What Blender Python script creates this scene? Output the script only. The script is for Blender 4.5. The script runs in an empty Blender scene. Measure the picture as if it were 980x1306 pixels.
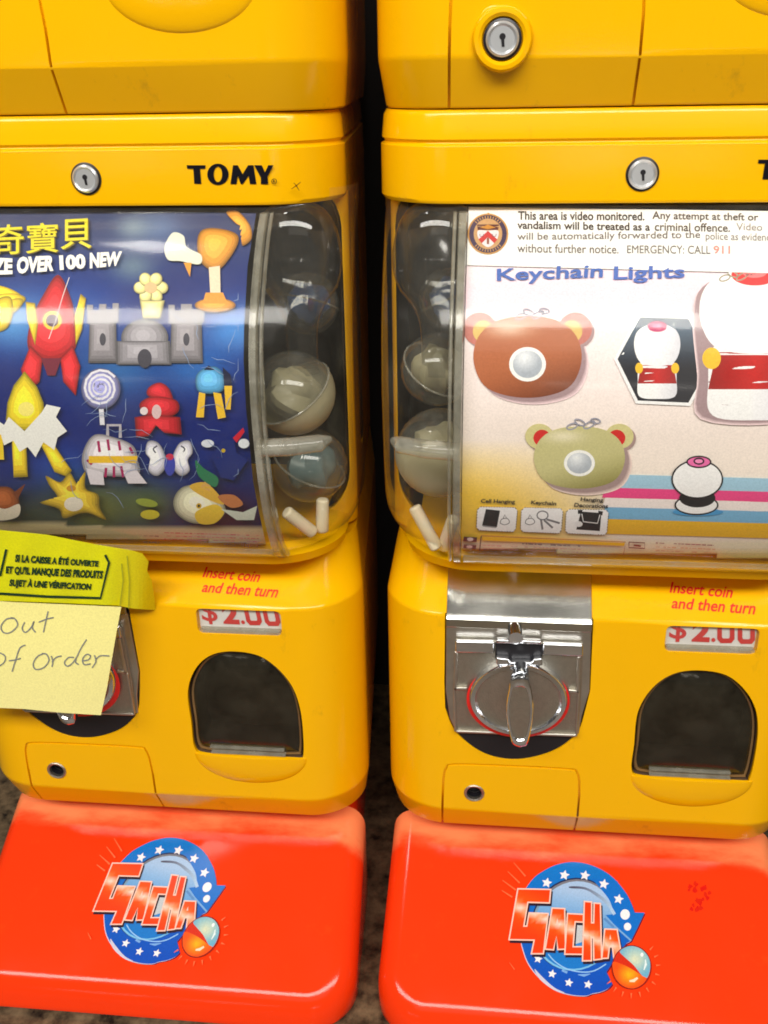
import bpy, bmesh, math, random
from mathutils import Vector, Matrix
from mathutils.geometry import tessellate_polygon
random.seed(4)
SC = bpy.context.scene
COL = SC.collection
S = 0.58            # modelling units -> metres (one machine is 0.30 m wide)
ZF = -1.095         # floor level in modelling units

# ------------------------------------------------------------------ camera
F = 1244.0; CX = 490.0; CY = 653.0
def solve_rotation(hvp=(-12000., 330.), vy=3400.):
    hx, hy = hvp[0] - CX, hvp[1] - CY
    vx = (-F * F - hy * (vy - CY)) / hx
    down = Vector((vx, vy - CY, F)).normalized(); left = Vector((hx, hy, F)).normalized()
    X = -left; Z = -down; Y = Z.cross(X)
    if Y.z < 0: Y = -Y
    return X, Y, Z
RX, RY, RZ = solve_rotation()
cam_data = bpy.data.cameras.new('camera'); cam = bpy.data.objects.new('camera', cam_data); COL.objects.link(cam)
cam_data.sensor_fit = 'VERTICAL'; cam_data.sensor_height = 36; cam_data.lens = 36 * F / 1306
cam_data.clip_start = 0.01; cam_data.clip_end = 200
r_, u_, b_ = Vector((RX.x, RY.x, RZ.x)), -Vector((RX.y, RY.y, RZ.y)), -Vector((RX.z, RY.z, RZ.z))
cam.matrix_world = Matrix(((r_.x, u_.x, b_.x, 0), (r_.y, u_.y, b_.y, -S), (r_.z, u_.z, b_.z, -ZF * S), (0, 0, 0, 1)))
SC.camera = cam

# ------------------------------------------------------------------ world and lamps
W = bpy.data.worlds.new('World'); SC.world = W; W.use_nodes = True
W.node_tree.nodes['Background'].inputs[0].default_value = (1.0, .95, .88, 1)
W.node_tree.nodes['Background'].inputs[1].default_value = 0.09
SC.view_settings.view_transform = 'Standard'; SC.view_settings.look = 'None'
SC.view_settings.exposure = 0.0; SC.view_settings.gamma = 1
def lamp(name, loc, target, sx, sy, power, col=(1, .95, .86)):
    d = bpy.data.lights.new(name, 'AREA'); d.shape = 'RECTANGLE'; d.size = sx * S; d.size_y = sy * S
    d.energy = power; d.color = col
    o = bpy.data.objects.new(name, d); COL.objects.link(o)
    o.location = (loc[0] * S, loc[1] * S, (loc[2] - ZF) * S)
    o.rotation_euler = (Vector(target) - Vector(loc)).to_track_quat('-Z', 'Y').to_euler()
    return o
lamp('ceiling_lamp_front', (-.1, -3.3, 2.85), (0, 0, -.5), 7.0, .9, 122, (1, .965, .90))
lamp('ceiling_lamp_overhead', (-1.28, -.70, 2.6), (-.5, -.2, -.3), .34, .24, 2.6)
lamp('ceiling_lamp_back', (.5, -4.6, 2.2), (.1, 0, -.5), 4.0, 1.2, 4)
for x_, z_, w_ in ((-2.05, -.235, .10), (-1.90, -.25, .13), (-1.78, -.33, .07), (-1.62, -.26, .06), (-1.25, -.33, .09), (-1.15, -.29, .05), (-.95, -.27, .07),
                   (.25, -.24, .06), (.42, -.25, .10), (.55, -.27, .07), (.72, -.24, .05), (.95, -.29, .10), (.38, -.37, .05), (.5, -.38, .06), (1.02, -.36, .11)):
    lamp('glint_lamp', (x_, -4.0, z_), (x_ * .3, 0, z_), w_, .035, .06)  # small unseen lamps added low behind the camera for glints on the lids

# ------------------------------------------------------------------ tracing helpers
D = 1.0
XR, XL = .149, -.3975     # centre lines of the two stacks
ZB = -.902                # underside of the lower machines
HM = .868                 # height of one machine
def ray(px, py):
    x, y = px - CX, py - CY
    c = Vector((x, y, F))
    return Vector((RX.dot(c), RY.dot(c), RZ.dot(c)))
def onY(px, py, Y=-.022, xc=XR):
    d = ray(px, py); t = (Y + D) / d.y
    return d.x * t - xc, d.z * t
def on_plane(px, py, n, dd):
    d = ray(px, py); t = (dd + D * n.y) / n.dot(d)
    return Vector((d.x * t, -D + d.y * t, d.z * t))
PROF = [(-.05, .002), (-.118, .002), (-.126, -.002), (-.150, -.030), (-.179, -.055), (-.203, -.073), (-.226, -.086), (-.258, -.097), (-.30, -.102),
        (-.34, -.100), (-.38, -.095), (-.42, -.084), (-.451, -.070), (-.475, -.056), (-.492, -.040), (-.503, -.022), (-.511, .002), (-.516, .035)]
def _dense():
    out = []; p = PROF[2:]
    for i in range(len(p) - 1):
        p0, p1, p2, p3 = p[max(i - 1, 0)], p[i], p[i + 1], p[min(i + 2, len(p) - 1)]
        for k in range(6):
            t = k / 6
            out.append(tuple(.5 * (2 * b + (c - a) * t + (2 * a - 5 * b + 4 * c - d) * t * t + (3 * b - a - 3 * c + d) * t ** 3) for a, b, c, d in zip(p0, p1, p2, p3)))
    return PROF[:2] + out + [p[-1]]
PROF = _dense()
def globe_y(z):
    if z >= PROF[0][0]: return PROF[0][1]
    for (z0, y0), (z1, y1) in zip(PROF, PROF[1:]):
        if z >= z1: return y0 + (y1 - y0) * (z0 - z) / (z0 - z1)
    return PROF[-1][1]
def surf_globe(xc, back=.012):
    def f(px, py, off):
        d = ray(px, py); lo, hi = .80, 1.10
        for _ in range(26):
            m = (lo + hi) / 2; t = m / d.y
            if -D + m > globe_y(d.z * t) + back: hi = m
            else: lo = m
        t = lo / d.y
        return Vector((d.x * t - xc, -D + lo - off, d.z * t - ZB))
    return f
def surf_plane(n, dd, xc, zb=ZB):
    n = Vector(n).normalized(); 
    def f(px, py, off):
        p = on_plane(px, py, n, dd / 1.0)
        p = p + n * off
        return Vector((p.x - xc, p.y, p.z - zb))
    return f
def plane_from(y0, z0, y1, z1):     # a plane through two (y, z) points, level across; normal to the viewer
    n = Vector((0, -(z1 - z0), (y1 - y0))).normalized()
    if n.y > 0 or (abs(n.y) < 1e-6 and n.z < 0): n = -n
    return n, n.y * y0 + n.z * z0
def surf_y(Y, xc, zb=ZB):
    return surf_plane((0, -1, 0), -Y, xc, zb)

# ------------------------------------------------------------------ materials
def lin(c):
    out = []
    for v in c[:3]:
        v = max(0, min(255, v)) / 255.
        out.append(v / 12.92 if v <= .04045 else ((v + .055) / 1.055) ** 2.4)
    return out
def nodes(name):
    m = bpy.data.materials.new(name); m.use_nodes = True
    nt = m.node_tree; return m, nt, nt.nodes['Principled BSDF']
def principled(name, col, rough=.4, metal=0, coat=0, noise=0.0, nscale=60, bump=0, bscale=200, rvar=0.0, spec=.5, dirt=0.0):
    m, nt, b = nodes(name); N = nt.nodes; L = nt.links
    b.inputs['Base Color'].default_value = (*col, 1); b.inputs['Roughness'].default_value = rough
    b.inputs['Metallic'].default_value = metal; b.inputs['Coat Weight'].default_value = coat; b.inputs['Coat Roughness'].default_value = .06
    b.inputs['Specular IOR Level'].default_value = spec
    tc = N.new('ShaderNodeTexCoord')
    if noise or dirt:
        n = N.new('ShaderNodeTexNoise'); n.inputs['Scale'].default_value = nscale; n.inputs['Detail'].default_value = 6; n.inputs['Roughness'].default_value = .65
        L.new(tc.outputs['Object'], n.inputs['Vector'])
        mx = N.new('ShaderNodeMix'); mx.data_type = 'RGBA'
        mx.inputs[6].default_value = (*[c * (1 - noise) for c in col], 1); mx.inputs[7].default_value = (*[min(1, c * (1 + noise)) for c in col], 1)
        L.new(n.outputs['Fac'], mx.inputs[0]); out = mx.outputs[2]
        if dirt:
            n2 = N.new('ShaderNodeTexNoise'); n2.inputs['Scale'].default_value = 38; n2.inputs['Detail'].default_value = 9; n2.inputs['Roughness'].default_value = .75
            mp = N.new('ShaderNodeMapping'); mp.inputs['Scale'].default_value = (1, 1, .55)
            L.new(tc.outputs['Object'], mp.inputs[0]); L.new(mp.outputs[0], n2.inputs['Vector'])
            r = N.new('ShaderNodeValToRGB'); r.color_ramp.elements[0].position = .60; r.color_ramp.elements[1].position = .78
            r.color_ramp.elements[0].color = (0, 0, 0, 1); r.color_ramp.elements[1].color = (dirt, dirt, dirt, 1)
            L.new(n2.outputs['Fac'], r.inputs[0])
            m2 = N.new('ShaderNodeMix'); m2.data_type = 'RGBA'; m2.inputs[7].default_value = (.30, .14, .015, 1)
            L.new(r.outputs[0], m2.inputs[0]); L.new(out, m2.inputs[6]); out = m2.outputs[2]
        L.new(out, b.inputs['Base Color'])
    if rvar:
        n3 = N.new('ShaderNodeTexNoise'); n3.inputs['Scale'].default_value = 25; n3.inputs['Detail'].default_value = 7
        L.new(tc.outputs['Object'], n3.inputs['Vector'])
        mr = N.new('ShaderNodeMapRange'); mr.inputs[3].default_value = max(.02, rough - rvar); mr.inputs[4].default_value = rough + rvar
        L.new(n3.outputs['Fac'], mr.inputs[0]); L.new(mr.outputs[0], b.inputs['Roughness'])
    if bump:
        n4 = N.new('ShaderNodeTexNoise'); n4.inputs['Scale'].default_value = bscale; n4.inputs['Detail'].default_value = 3
        L.new(tc.outputs['Object'], n4.inputs['Vector'])
        bp = N.new('ShaderNodeBump'); bp.inputs['Strength'].default_value = bump; bp.inputs['Distance'].default_value = .001
        L.new(n4.outputs['Fac'], bp.inputs['Height']); L.new(bp.outputs[0], b.inputs['Normal'])
    return m
def clear_mat(name, tint=(.98, .98, .97), haze=.028, hazecol=(.75, .73, .65), rough=.04, refl=1.0, hscale=14):
    m = bpy.data.materials.new(name); m.use_nodes = True; nt = m.node_tree; N = nt.nodes; L = nt.links
    N.remove(N['Principled BSDF']); out = N['Material Output']
    tr = N.new('ShaderNodeBsdfTransparent'); tr.inputs[0].default_value = (*tint, 1)
    gl = N.new('ShaderNodeBsdfGlossy'); gl.inputs['Roughness'].default_value = rough; gl.inputs[0].default_value = (1, 1, 1, 1)
    df = N.new('ShaderNodeBsdfDiffuse'); df.inputs[0].default_value = (*hazecol, 1)
    lw = N.new('ShaderNodeLayerWeight'); lw.inputs[0].default_value = .5
    p = N.new('ShaderNodeMath'); p.operation = 'POWER'; p.inputs[1].default_value = 4.0; L.new(lw.outputs['Facing'], p.inputs[0])
    ma = N.new('ShaderNodeMath'); ma.operation = 'MULTIPLY_ADD'; ma.inputs[1].default_value = .75 * refl; ma.inputs[2].default_value = .024 * refl
    L.new(p.outputs[0], ma.inputs[0])
    tc = N.new('ShaderNodeTexCoord'); n = N.new('ShaderNodeTexNoise'); n.inputs['Scale'].default_value = hscale; n.inputs['Detail'].default_value = 8; n.inputs['Roughness'].default_value = .7
    L.new(tc.outputs['Object'], n.inputs['Vector'])
    mr = N.new('ShaderNodeMapRange'); mr.inputs[1].default_value = .35; mr.inputs[2].default_value = .75; mr.inputs[3].default_value = haze * .4; mr.inputs[4].default_value = haze * 1.8
    L.new(n.outputs['Fac'], mr.inputs[0])
    m1 = N.new('ShaderNodeMixShader'); L.new(mr.outputs[0], m1.inputs[0]); L.new(tr.outputs[0], m1.inputs[1]); L.new(df.outputs[0], m1.inputs[2])
    m2 = N.new('ShaderNodeMixShader'); L.new(ma.outputs[0], m2.inputs[0]); L.new(m1.outputs[0], m2.inputs[1]); L.new(gl.outputs[0], m2.inputs[2])
    L.new(m2.outputs[0], out.inputs[0]); return m
def print_mat(name, rough=.45, coat=0, spec=.4):
    m, nt, b = nodes(name); N = nt.nodes; L = nt.links
    a = N.new('ShaderNodeAttribute'); a.attribute_name = 'Col'
    tc = N.new('ShaderNodeTexCoord'); n = N.new('ShaderNodeTexNoise'); n.inputs['Scale'].default_value = 900; n.inputs['Detail'].default_value = 2
    L.new(tc.outputs['Object'], n.inputs['Vector'])
    mr = N.new('ShaderNodeMapRange'); mr.inputs[3].default_value = .80; mr.inputs[4].default_value = 1.12; L.new(n.outputs['Fac'], mr.inputs[0])
    mx = N.new('ShaderNodeMix'); mx.data_type = 'RGBA'; mx.blend_type = 'MULTIPLY'; mx.inputs[0].default_value = 1
    L.new(a.outputs['Color'], mx.inputs[6]); L.new(mr.outputs[0], mx.inputs[7]); L.new(mx.outputs[2], b.inputs['Base Color'])
    b.inputs['Roughness'].default_value = rough; b.inputs['Coat Weight'].default_value = coat; b.inputs['Specular IOR Level'].default_value = spec
    return m
M = {}
M['yellow'] = principled('yellow_plastic', (.90, .465, .001), .13, spec=.30, noise=.05, nscale=9, rvar=.06, bump=.05, bscale=900, dirt=.55)
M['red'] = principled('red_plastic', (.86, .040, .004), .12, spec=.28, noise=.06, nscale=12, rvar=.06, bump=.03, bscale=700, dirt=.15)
def pale_band(m, x_half=.25):  # mixes in a blotchy pale orange band towards the back of the slope
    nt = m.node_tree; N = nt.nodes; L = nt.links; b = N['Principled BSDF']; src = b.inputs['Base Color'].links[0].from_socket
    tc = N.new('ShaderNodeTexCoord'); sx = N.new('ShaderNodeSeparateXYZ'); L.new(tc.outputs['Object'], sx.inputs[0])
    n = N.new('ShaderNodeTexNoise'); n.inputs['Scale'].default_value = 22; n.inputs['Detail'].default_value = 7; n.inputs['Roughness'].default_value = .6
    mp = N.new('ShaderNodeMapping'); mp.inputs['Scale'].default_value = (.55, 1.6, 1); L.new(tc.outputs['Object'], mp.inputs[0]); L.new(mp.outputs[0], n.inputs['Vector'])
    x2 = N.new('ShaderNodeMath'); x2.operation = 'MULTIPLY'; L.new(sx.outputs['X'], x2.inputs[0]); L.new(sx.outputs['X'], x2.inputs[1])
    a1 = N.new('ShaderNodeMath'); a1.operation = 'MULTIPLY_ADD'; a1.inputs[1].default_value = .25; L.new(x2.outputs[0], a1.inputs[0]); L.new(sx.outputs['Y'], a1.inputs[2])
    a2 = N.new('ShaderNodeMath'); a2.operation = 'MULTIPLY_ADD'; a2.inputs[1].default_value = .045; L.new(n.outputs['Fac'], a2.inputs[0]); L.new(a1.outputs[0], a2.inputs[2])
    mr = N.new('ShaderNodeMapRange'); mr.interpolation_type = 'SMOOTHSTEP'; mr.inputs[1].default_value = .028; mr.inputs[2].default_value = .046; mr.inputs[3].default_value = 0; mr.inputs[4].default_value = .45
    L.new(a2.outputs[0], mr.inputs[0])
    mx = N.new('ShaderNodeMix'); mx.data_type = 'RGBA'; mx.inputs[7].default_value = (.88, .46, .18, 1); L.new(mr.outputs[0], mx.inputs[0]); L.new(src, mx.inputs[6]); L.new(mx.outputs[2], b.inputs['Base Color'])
M['plainred'] = M['red'].copy(); pale_band(M['red'])
M['metal'] = principled('scuffed_metal', (.64, .62, .57), .34, metal=1, noise=.30, nscale=70, rvar=.12)
M['polished'] = principled('polished_sheet_metal', (.62, .61, .56), .14, metal=1, noise=.2, nscale=60, rvar=.06)
M['grain'] = principled('grained_metal', (.50, .47, .40), .42, metal=1, noise=.2, nscale=300, bump=.45, bscale=1100)
M['chrome'] = principled('chrome', (.78, .80, .84), .10, metal=1, rvar=.05)
M['dark'] = principled('black_plastic', (.012, .011, .014), .35)
M['pit'] = principled('dark_interior', (.020, .016, .012), .6, noise=.3, nscale=30)
M['brown'] = principled('dark_brown_plastic', (.105, .062, .036), .5, noise=.35, nscale=25)
M['signred'] = principled('red_enamel', (.75, .02, .015), .35)
M['clear'] = clear_mat('clear_plastic_window', rough=.12)
M['strip'] = clear_mat('cloudy_clear_plastic', (.80, .79, .74), .26, (.62, .60, .50), .12, 1.0, 40)
M['capsule'] = clear_mat('clear_capsule_plastic', (.84, .84, .80), .10, (.60, .58, .48), .06, 1.2, 60)
M['throat'] = clear_mat('clear_glossy_throat', (.80, .80, .78), .02, (.6, .6, .55), .05, 1.6, 30)
M['smoke'] = clear_mat('smoky_plastic', (.50, .46, .36), .05, (.30, .27, .20), .10, 1.0, 50)
M['rim'] = principled('brown_clear_rim', (.17, .095, .035), .18, noise=.5, nscale=60)
M['cup'] = principled('cream_plastic', (.40, .36, .22), .4, noise=.1, nscale=40)
M['cream'] = principled('beige_peg_plastic', (.72, .62, .42), .45, noise=.1, nscale=60)
M['blue'] = principled('blue_toy_plastic', (.02, .10, .38), .3, noise=.4, nscale=40)
M['teal'] = principled('teal_toy_plastic', (.12, .20, .22), .35, noise=.4, nscale=40)
M['redtoy'] = principled('red_toy_plastic', (.35, .02, .02), .4, noise=.3, nscale=40)
M['print'] = print_mat('printed_ink', .42, 0, .2)
M['gloss'] = print_mat('glossy_print', .20)
M['paper'] = print_mat('matte_paper', .8, 0, .15)

# ------------------------------------------------------------------ object helpers
def obj(name, bm, mat, parent=None, smooth=False, loc=None):
    bm.normal_update()
    me = bpy.data.meshes.new(name); bm.to_mesh(me); bm.free()
    for p in me.polygons: p.use_smooth = smooth
    if smooth: me.set_sharp_from_angle(angle=math.radians(38))
    if mat: me.materials.append(mat)
    o = bpy.data.objects.new(name, me); COL.objects.link(o)
    if parent: o.parent = parent
    if loc: o.location = loc
    return o
def thing(name, loc, label, cat, group=None):
    o = bpy.data.objects.new(name, None); COL.objects.link(o); o.location = loc; o.empty_display_size = .05
    return tag(o, label, cat, group)
def tag(o, label, cat, group=None, kind=None):
    if label: o['label'] = label
    if cat: o['category'] = cat
    if group: o['group'] = group
    if kind: o['kind'] = kind
    return o
def soften(o, w=.0016, seg=2, ang=32):
    b = o.modifiers.new('bevel', 'BEVEL'); b.width = w; b.segments = seg; b.limit_method = 'ANGLE'; b.angle_limit = math.radians(ang)
    b.use_clamp_overlap = True; b.harden_normals = False
    w_ = o.modifiers.new('normals', 'WEIGHTED_NORMAL'); w_.keep_sharp = False; w_.weight = 80
    for p in o.data.polygons: p.use_smooth = True
    return o
def ring(hw, yf, yb, r, n=10):
    r = max(r, .0005); tp = .10 * max(0, yb - yf - r - .1); pts = [(-hw + tp, yb)]
    for k in range(n + 1):
        a = math.pi / 2 * k / n
        pts.append((-hw + r - r * math.cos(a), yf + r - r * math.sin(a)))
    for k in range(n + 1):
        a = math.pi / 2 * k / n
        pts.append((hw - r + r * math.sin(a), yf + r - r * math.cos(a)))
    pts.append((hw - tp, yb)); return pts
def loft(bm, rings, zs, cap=True, closed=True, zb=ZB):
    vs = []
    for pts, z in zip(rings, zs):
        vs.append([bm.verts.new((p[0], p[1], (z(p) if callable(z) else z) - zb)) for p in pts])
    n = len(vs[0])
    for a, b in zip(vs, vs[1:]):
        for k in range(n if closed else n - 1):
            j = (k + 1) % n
            bm.faces.new((a[k], a[j], b[j], b[k]))
    if cap:
        bm.faces.new(list(reversed(vs[0]))); bm.faces.new(vs[-1])
    bmesh.ops.recalc_face_normals(bm, faces=bm.faces)
    return bm
def fn(y): return y if callable(y) else (lambda x, z: y)
def prism(bm, pts, yf, yb):
    """outline of (x, z_abs) points extruded in depth between two depth functions"""
    yf, yb = fn(yf), fn(yb)
    a = [bm.verts.new((x, yf(x, z), z - ZB)) for x, z in pts]; b = [bm.verts.new((x, yb(x, z), z - ZB)) for x, z in pts]
    n = len(pts); fs = [bm.faces.new(a), bm.faces.new(list(reversed(b)))]
    for k in range(n):
        j = (k + 1) % n; fs.append(bm.faces.new((a[j], a[k], b[k], b[j])))
    bmesh.ops.recalc_face_normals(bm, faces=fs); return fs
def box(bm, x0, x1, y0, y1, z0, z1):
    return prism(bm, [(x0, z0), (x1, z0), (x1, z1), (x0, z1)], y0, y1)
def rrect(x0, x1, z0, z1, r, n=6):
    pts = []
    for cx, cz, a0 in ((x1 - r, z1 - r, 0), (x0 + r, z1 - r, 90), (x0 + r, z0 + r, 180), (x1 - r, z0 + r, 270)):
        for k in range(n + 1):
            a = math.radians(a0 + 90 * k / n); pts.append((cx + r * math.cos(a), cz + r * math.sin(a)))
    return pts
def circ(cx, cz, r, n=40, rz=None):
    rz = rz or r
    return [(cx + r * math.cos(2 * math.pi * k / n), cz + rz * math.sin(2 * math.pi * k / n)) for k in range(n)]
def lathe(bm, cx, cz, prof, n=48):
    """profile of (radius, y) turned about an axis pointing out of the front"""
    rows = []
    for r, y in prof:
        rows.append([bm.verts.new((cx + r * math.cos(2 * math.pi * k / n), y, cz - ZB + r * math.sin(2 * math.pi * k / n))) for k in range(n)] if r > 1e-6 else [bm.verts.new((cx, y, cz - ZB))])
    for a, b in zip(rows, rows[1:]):
        for k in range(n):
            j = (k + 1) % n
            if len(a) == 1 and len(b) == 1: continue
            if len(a) == 1: bm.faces.new((a[0], b[k], b[j]))
            elif len(b) == 1: bm.faces.new((a[k], b[0], a[j]))
            else: bm.faces.new((a[k], b[k], b[j], a[j]))
    bmesh.ops.recalc_face_normals(bm, faces=bm.faces)
def tube(bm, pts, r, n=10, caps=True):
    pts = [Vector(p) for p in pts]; rows = []
    for i, p in enumerate(pts):
        d = (pts[min(i + 1, len(pts) - 1)] - pts[max(i - 1, 0)]).normalized()
        s = d.cross(Vector((0, 1, 0.13))).normalized(); t = d.cross(s)
        rr = r[i] if isinstance(r, (list, tuple)) else r
        rows.append([bm.verts.new(p + s * rr * math.cos(2 * math.pi * k / n) + t * rr * math.sin(2 * math.pi * k / n)) for k in range(n)])
    fs = []
    for a, b in zip(rows, rows[1:]):
        for k in range(n): fs.append(bm.faces.new((a[k], a[(k + 1) % n], b[(k + 1) % n], b[k])))
    if caps: fs += [bm.faces.new(list(reversed(rows[0]))), bm.faces.new(rows[-1])]
    bmesh.ops.recalc_face_normals(bm, faces=fs)
def boolean(o, cutters):
    bm = bmesh.new()
    for c in cutters:
        t = bpy.data.meshes.new('cut'); c.to_mesh(t); c.free()
        co = bpy.data.objects.new('cut', t); COL.objects.link(co); co.parent = o.parent
        m = o.modifiers.new('b', 'BOOLEAN'); m.object = co; m.solver = 'EXACT'; m.operation = 'DIFFERENCE'
        dg = bpy.context.evaluated_depsgraph_get(); dg.update()
        me = bpy.data.meshes.new_from_object(o.evaluated_get(dg))
        o.modifiers.clear(); old = o.data; o.data = me; me.name = old.name
        bpy.data.objects.remove(co); bpy.data.meshes.remove(t)
    bm.free()
def spline(pts, n=8, closed=True):
    out = []; N = len(pts)
    rng = range(N) if closed else range(N - 1)
    for i in rng:
        g = (lambda k: pts[k % N]) if closed else (lambda k: pts[max(0, min(N - 1, k))])
        p0, p1, p2, p3 = g(i - 1), g(i), g(i + 1), g(i + 2)
        for k in range(n):
            t = k / n
            out.append(tuple(.5 * (2 * b + (c - a) * t + (2 * a - 5 * b + 4 * c - d) * t * t + (3 * b - a - 3 * c + d) * t ** 3) for a, b, c, d in zip(p0, p1, p2, p3)))
    if not closed: out.append(tuple(pts[-1]))
    return out
def inset(pts, d):
    A = sum(pts[i][0] * pts[(i + 1) % len(pts)][1] - pts[(i + 1) % len(pts)][0] * pts[i][1] for i in range(len(pts)))
    sgn = 1 if A > 0 else -1; out = []; n = len(pts)
    for i in range(n):
        p, q, r = Vector(pts[i - 1]), Vector(pts[i]), Vector(pts[(i + 1) % n])
        e1 = (q - p).normalized(); e2 = (r - q).normalized()
        n1 = Vector((-e1.y, e1.x)) * sgn; n2 = Vector((-e2.y, e2.x)) * sgn
        b = n1 + n2; k = max(.35, 1 + n1.dot(n2))
        out.append(tuple(q + b * (d / k)))
    return out

# ------------------------------------------------------------------ printed artwork: outlines in photo coordinates laid on a real surface
_text = {}
def text_mesh(s, bold=0.0):
    key = (s, bold)
    if key in _text: return _text[key]
    c = bpy.data.curves.new('t', 'FONT'); c.body = s; c.offset = bold; c.resolution_u = 3
    o = bpy.data.objects.new('t', c); COL.objects.link(o)
    dg = bpy.context.evaluated_depsgraph_get(); me = bpy.data.meshes.new_from_object(o.evaluated_get(dg))
    vs = [(v.co.x, v.co.y) for v in me.vertices]; fs = [tuple(p.vertices) for p in me.polygons]
    x0, x1 = min(v[0] for v in vs), max(v[0] for v in vs); y0, y1 = min(v[1] for v in vs), max(v[1] for v in vs)
    vs = [((x - x0) / (x1 - x0), (y - y0) / (y1 - y0)) for x, y in vs]
    bpy.data.objects.remove(o); bpy.data.curves.remove(c); bpy.data.meshes.remove(me)
    _text[key] = (vs, fs); return _text[key]
class Art:
    def __init__(s): s.bm = bmesh.new(); s.cols = []; s.lay = s.bm.faces.layers.int.new('shape'); s.z = 0
    def _new(s, col):
        s.cols.append(col if callable(col) else (lambda x, y, c=col: c)); s.z += 1; return len(s.cols) - 1
    def poly(s, pts, col, same=False):
        c0 = getattr(col, 'toy', None)
        if c0:
            mx_ = sum(p[0] for p in pts) / len(pts); my_ = sum(p[1] for p in pts) / len(pts)
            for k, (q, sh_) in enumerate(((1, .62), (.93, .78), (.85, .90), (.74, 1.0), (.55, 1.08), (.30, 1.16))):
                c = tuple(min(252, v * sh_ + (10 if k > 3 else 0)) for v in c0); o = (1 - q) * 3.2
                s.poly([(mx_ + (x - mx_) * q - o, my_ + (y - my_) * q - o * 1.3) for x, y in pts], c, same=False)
            return
        i = s._new(col); 
        if same: s.z = max(2, s.z - 1)
        tris = tessellate_polygon([[Vector((p[0], p[1], 0)) for p in pts]])
        vs = [s.bm.verts.new((p[0], p[1], s.z)) for p in pts]
        for t in tris:
            try: f = s.bm.faces.new([vs[k] for k in t]); f[s.lay] = i
            except ValueError: pass
    def ell(s, cx, cy, rx, ry, col, a=0, n=36, same=False):
        c, q = math.cos(math.radians(a)), math.sin(math.radians(a)); pts = []
        for k in range(n):
            u, v = rx * math.cos(2 * math.pi * k / n), ry * math.sin(2 * math.pi * k / n)
            pts.append((cx + u * c - v * q, cy + u * q + v * c))
        s.poly(pts, col, same)
    def blob(s, pts, col, same=False): s.poly(spline(pts, 6), col, same)
    def star(s, cx, cy, r, col, rot=0, k=5, inner=.48, same=False):
        s.poly([(cx + (r if i % 2 == 0 else r * inner) * math.sin(rot + math.pi * i / k), cy - (r if i % 2 == 0 else r * inner) * math.cos(rot + math.pi * i / k)) for i in range(2 * k)], col, same)
    def line(s, pts, w, col, same=False):
        i = s._new(col)
        if same: s.z = max(2, s.z - 1)
        prev = None; n = len(pts)
        for k in range(n):
            p = Vector(pts[k][:2]); d = (Vector(pts[min(k + 1, n - 1)][:2]) - Vector(pts[max(k - 1, 0)][:2])).normalized(); q = Vector((-d.y, d.x))
            ww = (w[k] if isinstance(w, (list, tuple)) else w) / 2
            cur = (s.bm.verts.new((*(p + q * ww), s.z)), s.bm.verts.new((*(p - q * ww), s.z)))
            if prev: f = s.bm.faces.new((prev[0], prev[1], cur[1], cur[0])); f[s.lay] = i
            prev = cur
    def text(s, txt, quad, col, bold=0.0, same=False, bend=None):
        i = s._new(col)
        if same: s.z = max(2, s.z - 1)
        vs, fs = text_mesh(txt, bold); tl, tr, br, bl = [Vector(q) for q in quad]
        bv = []
        for u, v in vs:
            p = (bl * (1 - u) + br * u) * (1 - v) + (tl * (1 - u) + tr * u) * v
            if bend: p = Vector(bend(p.x, p.y))
            bv.append(s.bm.verts.new((p.x, p.y, s.z)))
        for f in fs:
            try: g = s.bm.faces.new([bv[k] for k in f]); g[s.lay] = i
            except ValueError: pass
    def build(s, name, surf, mat, parent=None, step=9, off0=.0004, doff=.00012, cutx=True, lift=0.0, clip=None, gain=.93):
        bm = s.bm
        bmesh.ops.triangulate(bm, faces=bm.faces)
        if clip: bmesh.ops.bisect_plane(bm, geom=bm.verts[:] + bm.edges[:] + bm.faces[:], plane_co=Vector((0, clip, 0)), plane_no=Vector((0, -1, 0)), clear_outer=True)
        xs = [v.co.x for v in bm.verts]; ys = [v.co.y for v in bm.verts]
        for ax, (lo, hi) in ((1, (min(ys), max(ys))), (0, (min(xs), max(xs)))):
            if ax == 0 and not cutx: continue
            t = math.floor(lo / step) * step + step * .5
            while t < hi:
                if t > lo:
                    co = Vector((0, 0, 0)); co[ax] = t; no = Vector((0, 0, 0)); no[ax] = 1
                    bmesh.ops.bisect_plane(bm, geom=bm.verts[:] + bm.edges[:] + bm.faces[:], plane_co=co, plane_no=no, dist=1e-5)
                t += step
        cl = bm.loops.layers.float_color.new('Col')
        for f in bm.faces:
            g = s.cols[f[s.lay]]
            for l in f.loops:
                c = lin(g(l.vert.co.x, l.vert.co.y)); l[cl] = (*[min(.95, v * gain) for v in c], 1)
        for v in bm.verts: v.co = surf(v.co.x, v.co.y, off0 + (lift if v.co.z > 1.5 else 0) + v.co.z * doff)
        bm.normal_update()
        for f in bm.faces:
            if f.normal.y > .02: f.normal_flip()
        return obj(name, bm, mat, parent)
def mixc(a, b, t):
    t = max(0, min(1, t)); return tuple(x + (y - x) * t for x, y in zip(a, b))
def vgrad(y0, y1, a, b): return lambda x, y: mixc(a, b, (y - y0) / (y1 - y0))
def rgrad(cx, cy, r, a, b): return lambda x, y: mixc(a, b, math.hypot(x - cx, y - cy) / r)

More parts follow.
